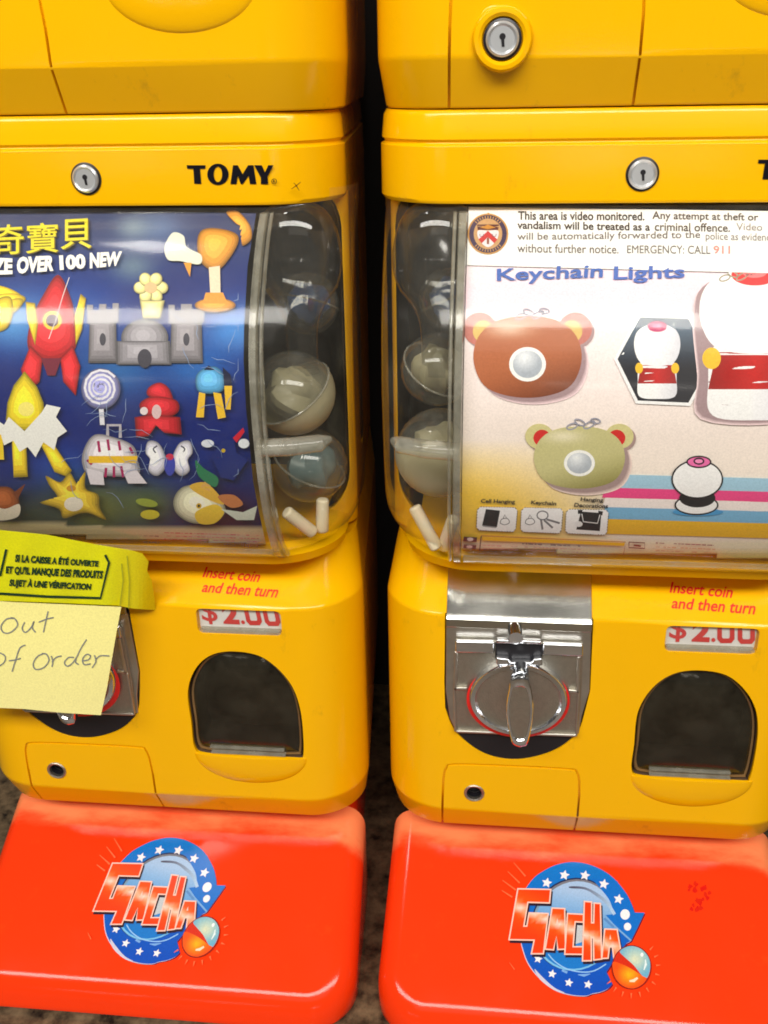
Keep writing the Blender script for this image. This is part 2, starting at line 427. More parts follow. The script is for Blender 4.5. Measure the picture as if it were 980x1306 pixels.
# ================================================================== SETTING
def floor_mat():
    m, nt, b = nodes('speckled_stone_floor'); N = nt.nodes; L = nt.links
    tc = N.new('ShaderNodeTexCoord'); n = N.new('ShaderNodeTexNoise'); n.inputs['Scale'].default_value = 85; n.inputs['Detail'].default_value = 8; n.inputs['Roughness'].default_value = .7
    v = N.new('ShaderNodeTexVoronoi'); v.inputs['Scale'].default_value = 60
    L.new(tc.outputs['Object'], n.inputs['Vector']); L.new(tc.outputs['Object'], v.inputs['Vector'])
    r = N.new('ShaderNodeValToRGB'); e = r.color_ramp.elements
    e[0].position = .44; e[0].color = (.006, .004, .003, 1); e[1].position = .86; e[1].color = (.21, .145, .08, 1)
    ad = N.new('ShaderNodeMath'); ad.operation = 'MULTIPLY_ADD'; ad.inputs[1].default_value = .25; L.new(v.outputs['Distance'], ad.inputs[0]); L.new(n.outputs['Fac'], ad.inputs[2])
    L.new(ad.outputs[0], r.inputs[0]); L.new(r.outputs[0], b.inputs['Base Color']); b.inputs['Roughness'].default_value = .45
    return m
bm = bmesh.new(); bmesh.ops.create_grid(bm, x_segments=2, y_segments=2, size=6)
for v in bm.verts: v.co.z = 0
tag(obj('floor', bm, floor_mat(), loc=(0, -1, ZF)), None, None, kind='structure')
bm = bmesh.new(); bmesh.ops.create_cube(bm, size=1)
for v in bm.verts: v.co = Vector((v.co.x * 8, v.co.y * .06 + .62, v.co.z * 4 + 2))
tag(obj('wall', bm, principled('dark_wall', (.010, .009, .009), .8), loc=(0, 0, ZF)), None, None, kind='structure')

# ================================================================== ONE MACHINE
HW = .2612
LY = -.022                                   # front of the lower panel
LEDGE = plane_from(LY, -.575, .03, -.523)
def panel_y(x, z):                           # front surface of the cabinet in the middle of the machine
    if z > -.575: return LY + (z + .575) * 1.0
    if z < -.859: return LY + (-.859 - z) * .51
    return LY
def P(px, py, Y=LY): return onY(px, py, Y, XR)
def PP(lst, Y=LY): return [P(x, y, Y) for x, y in lst]
WIN = spline([(806, 982), (809, 950), (814, 908), (832, 878), (858, 860), (890, 855), (926, 861), (950, 880), (964, 905), (967, 935), (962, 972), (956, 994), (948, 998), (885, 996), (820, 991)], 6)
WINQ = PP(WIN)
def scaled(pts, k, dx=0, dz=0):
    cx = sum(p[0] for p in pts) / len(pts); cz = sum(p[1] for p in pts) / len(pts)
    return [(cx + (x - cx) * k + dx, cz + (z - cz) * k + dz) for x, z in pts]
COINU = PP([(568, 783), (757, 790), (753, 880), (747, 905)] + spline([(747, 905), (736, 935), (706, 958), (660, 969), (617, 961), (582, 934), (568, 903)], 6, False)[1:] + [(567, 870)])
SLOT = rrect(onY(849, 815)[0], onY(968, 815)[0], onY(908, 833)[1], onY(908, 800)[1], .007)
HOLE = P(605, 1011)

def make_machine(root):
    # --- cabinet: ledge, front panel, lower lip, one moulding
    zs = [-.515, -.523, -.5725, -.5775, -.855, -.861, -.900, -.902]
    yf = [.036, .030, -.0195, -.022, -.022, -.0215, -.0015, .001]
    rr = [.058, .060, .074, .076, .076, .076, .070, .068]
    hw = [HW - .012, HW - .010, HW - .001, HW, HW, HW - .0005, HW - .006, HW - .008]
    bm = bmesh.new(); loft(bm, [[(x - .003, y_) for x, y_ in ring(h - .003, y, .47, r, 14)] for h, y, r in zip(hw, yf, rr)], zs)
    cab = obj('cabinet', bm, M['yellow'], root)
    cuts = []
    c = bmesh.new(); prism(c, WINQ, -.08, .05); cuts.append(c)
    c = bmesh.new(); prism(c, COINU, -.08, .012); cuts.append(c)
    c = bmesh.new(); prism(c, SLOT, -.08, LY + .0085); cuts.append(c)
    c = bmesh.new(); prism(c, circ(HOLE[0], HOLE[1], .0125, 28), -.08, .03); cuts.append(c)
    # seam of the service hatch
    hat = PP([(563, 1036)]) + PP([(565, 1010)]) + PP(spline([(566, 992), (569, 980), (580, 975), (650, 977), (725, 981), (736, 985), (739, 996)], 5, False)) + PP([(739, 1015), (738, 1046)])
    hat[0] = (hat[1][0] - .001, -.91); hat[-1] = (hat[-2][0], -.91)
    w = .0013; L_, R_ = [], []
    for k, p in enumerate(hat):
        a = Vector(hat[max(k - 1, 0)]); b = Vector(hat[min(k + 1, len(hat) - 1)]); d = (b - a).normalized(); q = Vector((-d.y, d.x))
        L_.append(tuple(Vector(p) + q * w)); R_.append(tuple(Vector(p) - q * w))
    c = bmesh.new(); ff = lambda x, z: panel_y(x, z) - .01; gg = lambda x, z: panel_y(x, z) + .0035
    va = [[c.verts.new((x, f(x, z), z - ZB)) for x, z in side] for side, f in ((L_, ff), (R_, ff), (R_, gg), (L_, gg))]
    for k in range(len(hat) - 1):
        for s in range(4): c.faces.new((va[s][k], va[s][k + 1], va[(s + 1) % 4][k + 1], va[(s + 1) % 4][k]))
    c.faces.new([va[s][0] for s in range(4)]); c.faces.new([va[s][-1] for s in range(4)])
    bmesh.ops.recalc_face_normals(c, faces=c.faces); cuts.append(c)
    boolean(cab, cuts); soften(cab, .0018, 2)
    # --- finger bulge under the flap
    bx = (WINQ[0][0] + WINQ[66][0]) / 2 + .002; bm = bmesh.new()
    n, mrow = 30, 8; rows = []
    for i in range(mrow + 1):
        t = i / mrow; rows.append([])
        for k in range(n + 1):
            a = math.pi * k / n
            rows[-1].append(bm.verts.new((bx - .0735 * math.cos(a) * math.sin(math.pi / 2 * t + 1e-3), LY + .0015 - .008 * math.cos(math.pi / 2 * t), -.7905 - ZB - .044 * math.sin(a) * math.sin(math.pi / 2 * t + 1e-3))))
    for a, b in zip(rows, rows[1:]):
        for k in range(n): bm.faces.new((a[k], a[k + 1], b[k + 1], b[k]))
    edge = [r[0] for r in reversed(rows)] + [r[-1] for r in rows[1:]]
    bm.faces.new(edge)
    bmesh.ops.recalc_face_normals(bm, faces=bm.faces)
    obj('tray_lip', bm, M['yellow'], root, True)
    bm = bmesh.new(); hx, hz = HOLE
    lathe(bm, hx, hz, [(.0128, LY + .002), (.0128, LY - .0012), (.0118, LY - .0020), (.0096, LY - .0012), (.0088, LY + .012)], 36); ls = obj('hatch_socket', bm, M['grain'], root, True)
    bm = bmesh.new(); lathe(bm, hx, hz, [(.0090, LY + .003), (.0088, LY + .014), (0, LY + .014)], 30); obj('socket_hole', bm, M['dark'], ls)
    # --- delivery chute and its smoky flap
    bm = bmesh.new(); q = scaled(WINQ, .985); prism(bm, q, LY + .003, .046)
    bm.faces.ensure_lookup_table(); bmesh.ops.delete(bm, geom=[bm.faces[0]], context='FACES_ONLY'); bmesh.ops.reverse_faces(bm, faces=bm.faces)
    obj('chute_lining', bm, M['brown'], root)
    bm = bmesh.new(); A = []
    for k_ in (.955, .93, .88, .80, .68, .5, .3, .1):
        A.append([bm.verts.new((x, LY + .0085 - .013 * (1 - k_ ** 3), z - ZB)) for x, z in scaled(WINQ, k_, 0, .0005)])
    for a_, b__ in zip(A, A[1:]):
        for k in range(len(a_)): bm.faces.new((a_[k], a_[(k + 1) % len(a_)], b__[(k + 1) % len(a_)], b__[k]))
    bm.faces.new(A[-1]); bmesh.ops.recalc_face_normals(bm, faces=bm.faces)
    flap = obj('delivery_flap', bm, M['smoke'], root, True); so = flap.modifiers.new('thickness', 'SOLIDIFY'); so.thickness = .002
    bm = bmesh.new(); qo, qi = scaled(WINQ, .962, 0, .0005), scaled(WINQ, .915, 0, .002)
    y0, y1 = LY + .0045, LY + .0065; N = len(qo)
    A = [[bm.verts.new((x, y, z - ZB)) for x, z in s] for s, y in ((qo, y0 + .0015), (scaled(qo, .985), y0), (qi, y0 + .0012), (qi, y1), (qo, y1))]
    for s in range(5):
        for k in range(N): bm.faces.new((A[s][k], A[s][(k + 1) % N], A[(s + 1) % 5][(k + 1) % N], A[(s + 1) % 5][k]))
    bmesh.ops.recalc_face_normals(bm, faces=bm.faces)
    obj('flap_rim', bm, M['rim'], flap, True)
    bm = bmesh.new()
    for py, hh in ((983, .0032), (990, .0022)):
        x0, z0 = P(828, py - 2); x1, z1 = P(932, py + 2); z = (z0 + z1) / 2
        prism(bm, rrect(x0, x1, z - hh / 2, z + hh / 2, .001, 3), LY - .0015, LY + .006)
    obj('finger_ridge', bm, M['strip'], flap)
    # --- price card in its slot
    bm = bmesh.new(); prism(bm, scaled(SLOT, .985), LY + .0022, LY + .003)
    pw = obj('price_window', bm, M['clear'], root)
    bm = bmesh.new(); prism(bm, scaled(SLOT, .97), LY + .0068, LY + .0080)
    obj('price_card', bm, principled('white_card', (.74, .73, .72), .6, noise=.04, nscale=80), pw)
    bm = bmesh.new(); zl = onY(908, 833)[1]; prism(bm, rrect(onY(851, 815)[0], onY(966, 815)[0], zl + .0004, zl + .0064, .0028, 4), LY + .0012, LY + .0066)
    obj('slot_ledge', bm, M['strip'], pw, True)
    a = Art(); red = (215, 25, 25)
    sf = surf_y(LY + .0064, XR)
    def zero(x0, x1, y0, y1, w):
        o = [(x0 + 3, y0), (x1 - 3, y0), (x1, y0 + 4), (x1, y1 - 5), (x1 - 4, y1), (x0 + 4, y1), (x0, y1 - 5), (x0, y0 + 4)]
        i = [(x0 + w + 1, y0 + w), (x1 - w - 1, y0 + w), (x1 - w, y0 + w + 2), (x1 - w, y1 - w - 2), (x1 - w - 1, y1 - w), (x0 + w + 1, y1 - w), (x0 + w, y1 - w - 2), (x0 + w, y0 + w + 2)]
        for k in range(8):
            j = (k + 1) % 8; a.poly([o[k], o[j], i[j], i[k]], red, same=True)
    a.text('$', ((855, 788), (877, 789), (875, 819), (853, 818)), red, .012, same=True)
    a.text('2', ((884, 791), (907, 792), (905, 819), (882, 818)), red, .045, same=True)
    a.ell(910, 816, 2.6, 2.6, red, same=True)
    zero(915, 937, 791, 820, 6); zero(941, 963, 792, 821, 6)
    a.build('price_lettering', sf, M['print'], pw, 40, .0002, .0001, clip=799)
    a = Art(); s2 = surf_plane(LEDGE[0], LEDGE[1], XR)
    a.text('Insert coin', ((857, 742), (937, 748), (933, 763), (854, 756)), (235, 22, 10), .018)
    a.text('and then turn', ((859, 762), (966, 768), (962, 784), (856, 776)), (235, 22, 10), .018, same=True)
    a.build('printed_instruction', s2, M['print'], root, 40, .0003, .0001)
    # --- coin mechanism
    bm = bmesh.new()
    prism(bm, scaled(COINU, .990), LY + .0012, .0115)
    mech = obj('coin_mechanism', bm, M['dark'], root)
    top = [on_plane(568, 716, *LEDGE), on_plane(755, 722, *LEDGE)]
    x0, x1 = COINU[0][0] + .0015, COINU[1][0] - .0015; zb_ = -.5765
    bm = bmesh.new()   # bent metal plate: slope, fold, upright with tapered lower edge
    low = PP([(752, 880), (742, 912), (738, 935), (582, 932), (574, 915), (569, 880)])
    prof_ = [(.0285, -.5235), (-.0205, -.5725), (-.0255, -.5785), (-.0262, -.588)]
    rows = []
    for y, z in prof_:
        rows.append([bm.verts.new((x, y + dy, z + dz - ZB)) for x, dy, dz in ((x0, -.0015, .0015), (x1, -.0015, .0015), (x1, .0006, -.0004), (x0, .0006, -.0004))])
    for a_, b__ in zip(rows, rows[1:]):
        for k in range(4): bm.faces.new((a_[k], a_[(k + 1) % 4], b__[(k + 1) % 4], b__[k]))
    bm.faces.new(rows[0]); bm.faces.new(list(reversed(rows[-1])))
    bmesh.ops.recalc_face_normals(bm, faces=bm.faces)
    o = obj('sloped_plate', bm, M['polished'], mech); soften(o, .0008, 2)
    bm = bmesh.new(); prism(bm, [(x0, -.5865), (x1, -.5865)] + low, LY - .002, LY + .004)
    o = obj('metal_plate', bm, M['metal'], mech); soften(o, .0008, 2)
    Y1 = LY - .006
    fp = PP([(581, 818), (744, 823), (741, 900), (736, 938), (582, 932), (580, 880)], Y1)
    bm = bmesh.new(); prism(bm, fp, Y1, LY - .001); o = obj('faceplate', bm, M['grain'], mech); soften(o, .0008, 2)
    bm = bmesh.new()   # raised ribs round the faceplate
    def bar(pts, w, yy, th=.003):
        for (ax, az), (bx_, bz) in zip(pts, pts[1:]):
            d = Vector((bx_ - ax, bz - az)).normalized(); qx, qz = -d.y * w / 2, d.x * w / 2
            ax_, az_, bx2, bz2 = ax - d.x * w / 2, az - d.y * w / 2, bx_ + d.x * w / 2, bz + d.y * w / 2
            prism(bm, [(ax_ + qx, az_ + qz), (ax_ - qx, az_ - qz), (bx2 - qx, bz2 - qz), (bx2 + qx, bz2 + qz)], yy - th, yy)
    bar(PP([(582, 832), (581, 877), (594, 877)], Y1), .0038, Y1); bar(PP([(738, 838), (737, 881), (727, 880)], Y1), .0038, Y1 - .0002)
    bar(PP([(580, 880), (581, 931)], Y1), .0028, Y1 + .0003, .002); bar(PP([(738, 884), (735, 937)], Y1), .0028, Y1 + .0003, .002)
    bar(PP([(584, 932), (733, 937)], Y1), .0030, Y1 - .0001, .0024)
    o = obj('faceplate_rib', bm, M['metal'], mech); soften(o, .0008, 2)
    Y2 = LY - .012
    bm = bmesh.new(); prism(bm, PP([(581, 818), (631, 819), (631, 834), (581, 833)], Y2), Y2, Y1 + .001); prism(bm, PP([(692, 821), (744, 823), (744, 838), (692, 836)], Y2), Y2, Y1 + .001)
    prism(bm, PP([(633, 816), (691, 818), (691, 822.5), (633, 821)], Y2 - .002), Y2 - .002, Y1)
    prism(bm, PP([(633, 839), (650, 841), (652, 845), (678, 845), (680, 841), (692, 840), (692, 850), (633, 849)], Y2 - .004), Y2 - .004, Y1)
    o = obj('coin_bar', bm, M['chrome'], mech); soften(o, .0022, 3)
    bm = bmesh.new(); prism(bm, PP([(632, 820), (692, 822), (692, 841), (632, 840)], Y1 - .001), Y1 - .0012, Y1 + .002)
    obj('coin_slot', bm, M['dark'], mech)
    dc = P(661, 890, Y2); R0 = .0570
    def squash(b):
        for v in b.verts: v.co.z = dc[1] - ZB + (v.co.z - dc[1] + ZB) * .88
    bm = bmesh.new(); lathe(bm, dc[0], dc[1] - .0062, [(R0, Y1 + .001), (R0 + .0035, Y1 - .004), (R0 + .001, Y1 - .0055), (R0 - .006, Y1 - .0055), (R0 - .006, Y1)]); squash(bm)
    obj('red_ring', bm, M['signred'], mech, True)
    bm = bmesh.new(); lathe(bm, dc[0], dc[1], [(R0, Y1), (R0, Y2 - .004), (R0 - .0015, Y2 - .0065), (R0 - .0065, Y2 - .0075), (R0 - .009, Y2 - .0045), (R0 - .009, Y2)], 64); squash(bm)
    o = obj('dial_ring', bm, M['chrome'], mech, True)
    bm = bmesh.new(); lathe(bm, dc[0], dc[1], [(R0 - .0085, Y1), (R0 - .0085, Y2 - .004), (0, Y2 - .0042)], 64); squash(bm)
    obj('dial', bm, M['grain'], mech)
    Y3 = LY - .046
    hp = [(654, 866), (674, 867), (681, 906), (674, 947), (667, 953), (660, 953), (652, 945), (645.5, 908), (649, 880)]
    hq = PP(spline(hp, 3), Y3)
    bm = bmesh.new(); N = len(hq); A = []
    for k_, y in ((.80, Y2 - .003), (1.0, Y3 + .010), (1.0, Y3 + .0015), (.93, Y3), (.78, Y3), (.74, Y3 + .0016)):
        A.append([bm.verts.new((x, y, z - ZB)) for x, z in scaled(hq, k_)])
    for a_, b__ in zip(A, A[1:]):
        for k in range(N): bm.faces.new((a_[k], a_[(k + 1) % N], b__[(k + 1) % N], b__[k]))
    bm.faces.new(A[0]); bmesh.ops.recalc_face_normals(bm, faces=bm.faces)
    hd = obj('handle', bm, M['chrome'], mech, True)
    bm = bmesh.new(); prism(bm, scaled(hq, .755), Y3 + .0012, Y3 + .004); obj('handle_inlay', bm, M['grain'], hd)
    bm = bmesh.new(); s0 = P(664, 858, Y2 - .01); e0 = P(665, 868, Y3 + .004)
    tube(bm, [(s0[0], Y2 - .004, s0[1] + .004 - ZB), (e0[0], Y3 + .008, e0[1] - ZB)], [.0085, .0095], 14); obj('handle_stem', bm, M['chrome'], hd, True)
    bm = bmesh.new(); s0 = P(656, 800, LY - .003); e0 = P(658, 813, LY - .02)
    tube(bm, [(s0[0], LY - .001, s0[1] - ZB), (e0[0], LY - .022, e0[1] - ZB)], .0085, 16); obj('stop_pin', bm, M['chrome'], mech, True)
    # --- rear cabinet with the hopper opening
    bm = bmesh.new(); loft(bm, [[(x - .006, y_) for x, y_ in ring(HW - .011, .075, .47, .03, 6)]] * 2, [-.510, -.100])
    rc = obj('rear_cabinet', bm, M['yellow'], root)
    c = bmesh.new(); prism(c, rrect(-.2495, .2375, -.500, -.095, .06, 8), .0, .24); boolean(rc, [c]); soften(rc, .003, 3)
    bm = bmesh.new(); prism(bm, rrect(-.2480, .2360, -.4985, -.0965, .06, 8), .079, .238)
    bm.faces.ensure_lookup_table(); bmesh.ops.delete(bm, geom=[bm.faces[0]], context='FACES_ONLY'); bmesh.ops.reverse_faces(bm, faces=bm.faces)
    obj('hopper_lining', bm, M['pit'], root)
    bm = bmesh.new()
    loft(bm, [ring(.235, -.028, .22, .08, 10), ring(.238, -.034, .22, .085, 10), ring(.225, -.02, .22, .07, 10)], [-.512, -.500, -.488])
    obj('hopper_floor', bm, M['yellow'], root, True)
    # --- clear globe
    bm = bmesh.new(); zs, rings = [], []
    for z in [-.108, -.118, -.126, -.130, -.134, -.138, -.144, -.15, -.157, -.165, -.172, -.179, -.187, -.195, -.203, -.214, -.226, -.242, -.258, -.279, -.30, -.32, -.34, -.36, -.38, -.40, -.42, -.438, -.451, -.463, -.475, -.484, -.492, -.498, -.503, -.5075, -.511, -.5135]:
        t = max(0, (-.435 - z) / .080); ins = .078 * (1 - math.sqrt(max(0, 1 - min(1, t) ** 2)))
        zs.append(z); rings.append(ring(HW - .003 - ins, globe_y(z), .073 + 0 * ins, .085 + .02 * min(1, (globe_y(-.1) - globe_y(z)) / .1), 16))
    loft(bm, rings, zs, cap=False, closed=False)
    gl = obj('globe_window', bm, M['clear'], root, True)
    def strip_bar(x0_, x1_, z0_, z1_, th=.006):
        b2 = bmesh.new(); zz = [z0_ + (z1_ - z0_) * k / 40 for k in range(41)]; rows = []
        for z in zz:
            y = globe_y(z)
            rows.append([b2.verts.new((x0_, y - .0015, z - ZB)), b2.verts.new((x0_ + .0012, y - th, z - ZB)), b2.verts.new((x1_ - .0012, y - th, z - ZB)), b2.verts.new((x1_, y - .0015, z - ZB)), b2.verts.new((x1_ - .001, y + .008, z - ZB)), b2.verts.new((x0_ + .001, y + .008, z - ZB))])
        for a_, b__ in zip(rows, rows[1:]):
            for k in range(6): b2.faces.new((a_[k], a_[(k + 1) % 6], b__[(k + 1) % 6], b__[k]))
        b2.faces.new(rows[0]); b2.faces.new(list(reversed(rows[-1]))); bmesh.ops.recalc_face_normals(b2, faces=b2.faces)
        return b2
    for s in (-1, 1):
        obj('window_bar', strip_bar(*sorted((s * .1695, s * .1785)), -.128, -.500), M['strip'], gl, True)
        obj('window_bar', strip_bar(*sorted((s * .1800, s * .1835)), -.128, -.497, .003), M['strip'], gl, True)
    obj('window_sill', strip_bar(-.168, .168, -.489, -.503, .005), M['strip'], gl, True)
    for s in (-1, 1):
        bm = bmesh.new(); z = -.345; y = globe_y(z)
        tube(bm, [(s * .171, y + .004, z - ZB), (s * .205, y + .010, z - ZB), (s * .232, y + .022, z - ZB), (s * .240, y + .034, z - ZB)], [.0095, .0095, .009, .004], 14)
        obj('window_latch', bm, M['strip'], gl, True)
    for sd in (-1, 1):     # clear throat that feeds the hopper
        bm = bmesh.new(); pf = [(.010, -.118), (.028, -.126), (.040, -.142), (.046, -.165), (.047, -.185), (.042, -.205), (.030, -.222), (.022, -.236), (.018, -.255), (.017, -.285), (.018, -.30)]
        pf = spline(pf, 3, False); nn = 36; rows = [[bm.verts.new((sd * .200 + r_0 * math.cos(2 * math.pi * k / nn), .022 + .8 * r_0 * math.sin(2 * math.pi * k / nn), z_0 - ZB)) for k in range(nn)] for r_0, z_0 in pf]
        for a_, b__ in zip(rows, rows[1:]):
            for k in range(nn): bm.faces.new((a_[k], a_[(k + 1) % nn], b__[(k + 1) % nn], b__[k]))
        bmesh.ops.recalc_face_normals(bm, faces=bm.faces); obj('hopper_throat', bm, M['throat'], root, True)
    # --- lid
    zs = [-.035, -.040, -.0615, -.0640, -.0650, -.0675, -.1165, -.1205, -.1205]; yf = [.003, -.001, -.0045, -.0022, -.0022, -.0055, -.006, -.004, .008]
    rr = [.070, .072, .074, .072, .072, .075, .076, .074, .064]; hw = [HW - .006, HW - .003, HW - .001, HW - .004, HW - .004, HW, HW, HW - .003, HW - .012]
    bm = bmesh.new(); loft(bm, [[(x - .007, y_) for x, y_ in ring(h - .0069, y, .47, r, 14)] for h, y, r in zip(hw, yf, rr)], zs)
    lid = obj('lid', bm, M['yellow'], root); soften(lid, .0012, 2)
    lk = onY(819.5, 222, -.006)
    lock(root, lk[0], lk[1], -.0053, .0156)
    a = Art(); o_ = lambda l: [(200 + x * 200 / 980, 180 + y * 200 / 980) for x, y in l]; K = (14, 12, 22)
    a.poly(o_([(188, 150), (308, 150), (304, 172), (272, 172), (280, 266), (236, 266), (230, 172), (192, 172)]), K, True)
    O1 = o_([(384 + 67 * math.cos(t * math.pi / 16), 207 + 67 * math.sin(t * math.pi / 16)) for t in range(32)]); O2 = o_([(384 + 26 * math.cos(t * math.pi / 16), 207 + 48 * math.sin(t * math.pi / 16)) for t in range(32)])
    for k in range(32): j = (k + 1) % 32; a.poly([O1[k], O1[j], O2[j], O2[k]], K, True)
    a.poly(o_([(478, 150), (508, 150), (538, 205), (572, 150), (606, 150), (624, 268), (584, 268), (576, 215), (540, 268), (526, 268), (508, 215), (500, 268), (462, 268)]), K, True)
    a.poly(o_([(610, 150), (658, 150), (678, 195), (698, 150), (732, 150), (694, 222), (698, 268), (652, 268), (652, 228)]), K, True)
    c0 = o_([(735, 251)])[0]; o1 = [(c0[0] + 3.6 * math.cos(t * .393), c0[1] + 3.6 * math.sin(t * .393)) for t in range(16)]
    for k in range(16):
        j = (k + 1) % 16; f_ = lambda p: (c0[0] + (p[0] - c0[0]) * .78, c0[1] + (p[1] - c0[1]) * .78); a.poly([o1[k], o1[j], f_(o1[j]), f_(o1[k])], K, True)
    a.text('R', ((c0[0] - 1.4, c0[1] - 2), (c0[0] + 1.6, c0[1] - 2), (c0[0] + 1.6, c0[1] + 2), (c0[0] - 1.4, c0[1] + 2)), K, .02, True)
    a.build('maker_lettering', surf_y(-.0062, XL), M['print'], root, 30, .0003, .0001)

def lock(root, x, z, y, r, deep=False):
    bm = bmesh.new(); lathe(bm, x, z, [(r, y + .004), (r, y - .0016), (r * .88, y - .0022)], 36); lathe(bm, x, z, [(r * .9, y - .0021), (0, y - .0021)], 36)
    lk = obj('lock', bm, M['dark'], root)
    bm = bmesh.new(); lathe(bm, x, z, [(r * .86, y - .001), (r * .86, y - .004), (r * .74, y - .0056), (r * .66, y - .0048), (r * .62, y - .0040), (0, y - .0040)], 40)
    obj('lock_barrel', bm, M['steel'], lk, True)
    bm = bmesh.new(); prism(bm, circ(x, z + r * .12, r * .16, 16), y - .0046, y - .003); prism(bm, [(x - r * .07, z), (x + r * .09, z), (x + r * .12, z - r * .36), (x - r * .02, z - r * .36)], y - .0047, y - .003)
    obj('keyhole', bm, M['dark'], lk)
M['steel'] = principled('lock_steel', (.80, .82, .84), .30, metal=.75)

right = thing('capsule_machine', (XR, 0, ZB), 'yellow capsule machine with pink keychain poster and an uncovered metal coin dial', 'capsule machine', 'stacked yellow capsule machines')
make_machine(right)
def copy_tree(o, parent):
    c = o.copy(); COL.objects.link(c); c.parent = parent
    for ch in list(o.children): copy_tree(ch, c)
    return c
left = thing('capsule_machine', (XL, 0, ZB), 'yellow capsule machine with dark blue poster and a paper note over its coin dial', 'capsule machine', 'stacked yellow capsule machines')
for ch in list(right.children): copy_tree(ch, left)
uppers = []
for xc, lab in ((XR, 'upper yellow machine with a round key lock on its hatch, above the pink poster machine'), (XL, 'upper yellow machine with only its bottom edge in view, above the blue poster machine')):
    u = thing('capsule_machine', (xc, 0, ZB + HM), lab, 'capsule machine', 'stacked yellow capsule machines'); uppers.append(u)
    for ch in list(right.children):
        if ch.name.split('.')[0] in ('cabinet', 'tray_lip', 'chute_lining', 'delivery_flap'): copy_tree(ch, u)
ul = onY(641, 50, LY, XR); ul = (ul[0], ul[1] - HM)
bm = bmesh.new(); lathe(bm, ul[0], ul[1], [(.0275, LY + .002), (.0268, LY - .0035), (.025, LY - .0065), (.0215, LY - .007), (.0185, LY - .005), (.0175, LY + .003)], 48)
col = obj('lock_collar', bm, M['yellow'], uppers[0], True)
lock(uppers[0], ul[0], ul[1], LY - .0015, .0172)
c2 = copy_tree(col, uppers[1])
bm = bmesh.new(); lathe(bm, HOLE[0], HOLE[1], [(.0135, LY + .002), (.0135, LY - .0003), (.0130, LY - .0006), (0, LY - .0006)], 36)
plug = obj('hatch_plug', bm, M['yellow'], uppers[0], True); copy_tree(plug, uppers[1])
for ch in list(uppers[0].children):
    if ch.name.startswith('lock') and 'collar' not in ch.name: copy_tree(ch, uppers[1])

# ================================================================== STANDS with the printed emblem
SN, SD = plane_from(0, -.9585, .1, -.9585 + .0576)
def make_stand(root):
    sl = lambda y: -.9585 + .576 * y
    bm = bmesh.new(); rings, zs = [], []; hw, yf, yb, r, fr = .2595, -.176, .052, .062, .028
    def add(ins, drop, yb_=yb): rings.append(ring(hw - ins, yf + ins * .9, yb_, max(.01, r - ins), 14)); zs.append(lambda p, d=drop: max(ZF + .003, sl(p[1]) - d))
    rings.append(ring(hw - .004, yf + .006, yb, r - .004, 14)); zs.append(ZF + .001)
    rings.append(ring(hw, yf, yb, r, 14)); zs.append(ZF + .008)
    for k in range(9):
        a = math.pi / 2 * k / 8
        ins = fr * (1 - math.cos(a)); drop = .034 * (1 - math.sin(a))
        rings.append(ring(hw - ins, yf + ins * .8, yb, max(.012, r - ins), 14)); zs.append(lambda p, d=drop: max(ZF + .009 + (.034 - d) * .5, sl(p[1]) - d))
    loft(bm, rings, zs)
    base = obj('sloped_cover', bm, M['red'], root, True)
    bm = bmesh.new(); loft(bm, [ring(.236, .050, .46, .05, 8), ring(.236, .050, .46, .05, 8)], [ZF + .001, ZB - .0015])
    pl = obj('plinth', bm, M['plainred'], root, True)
    return base
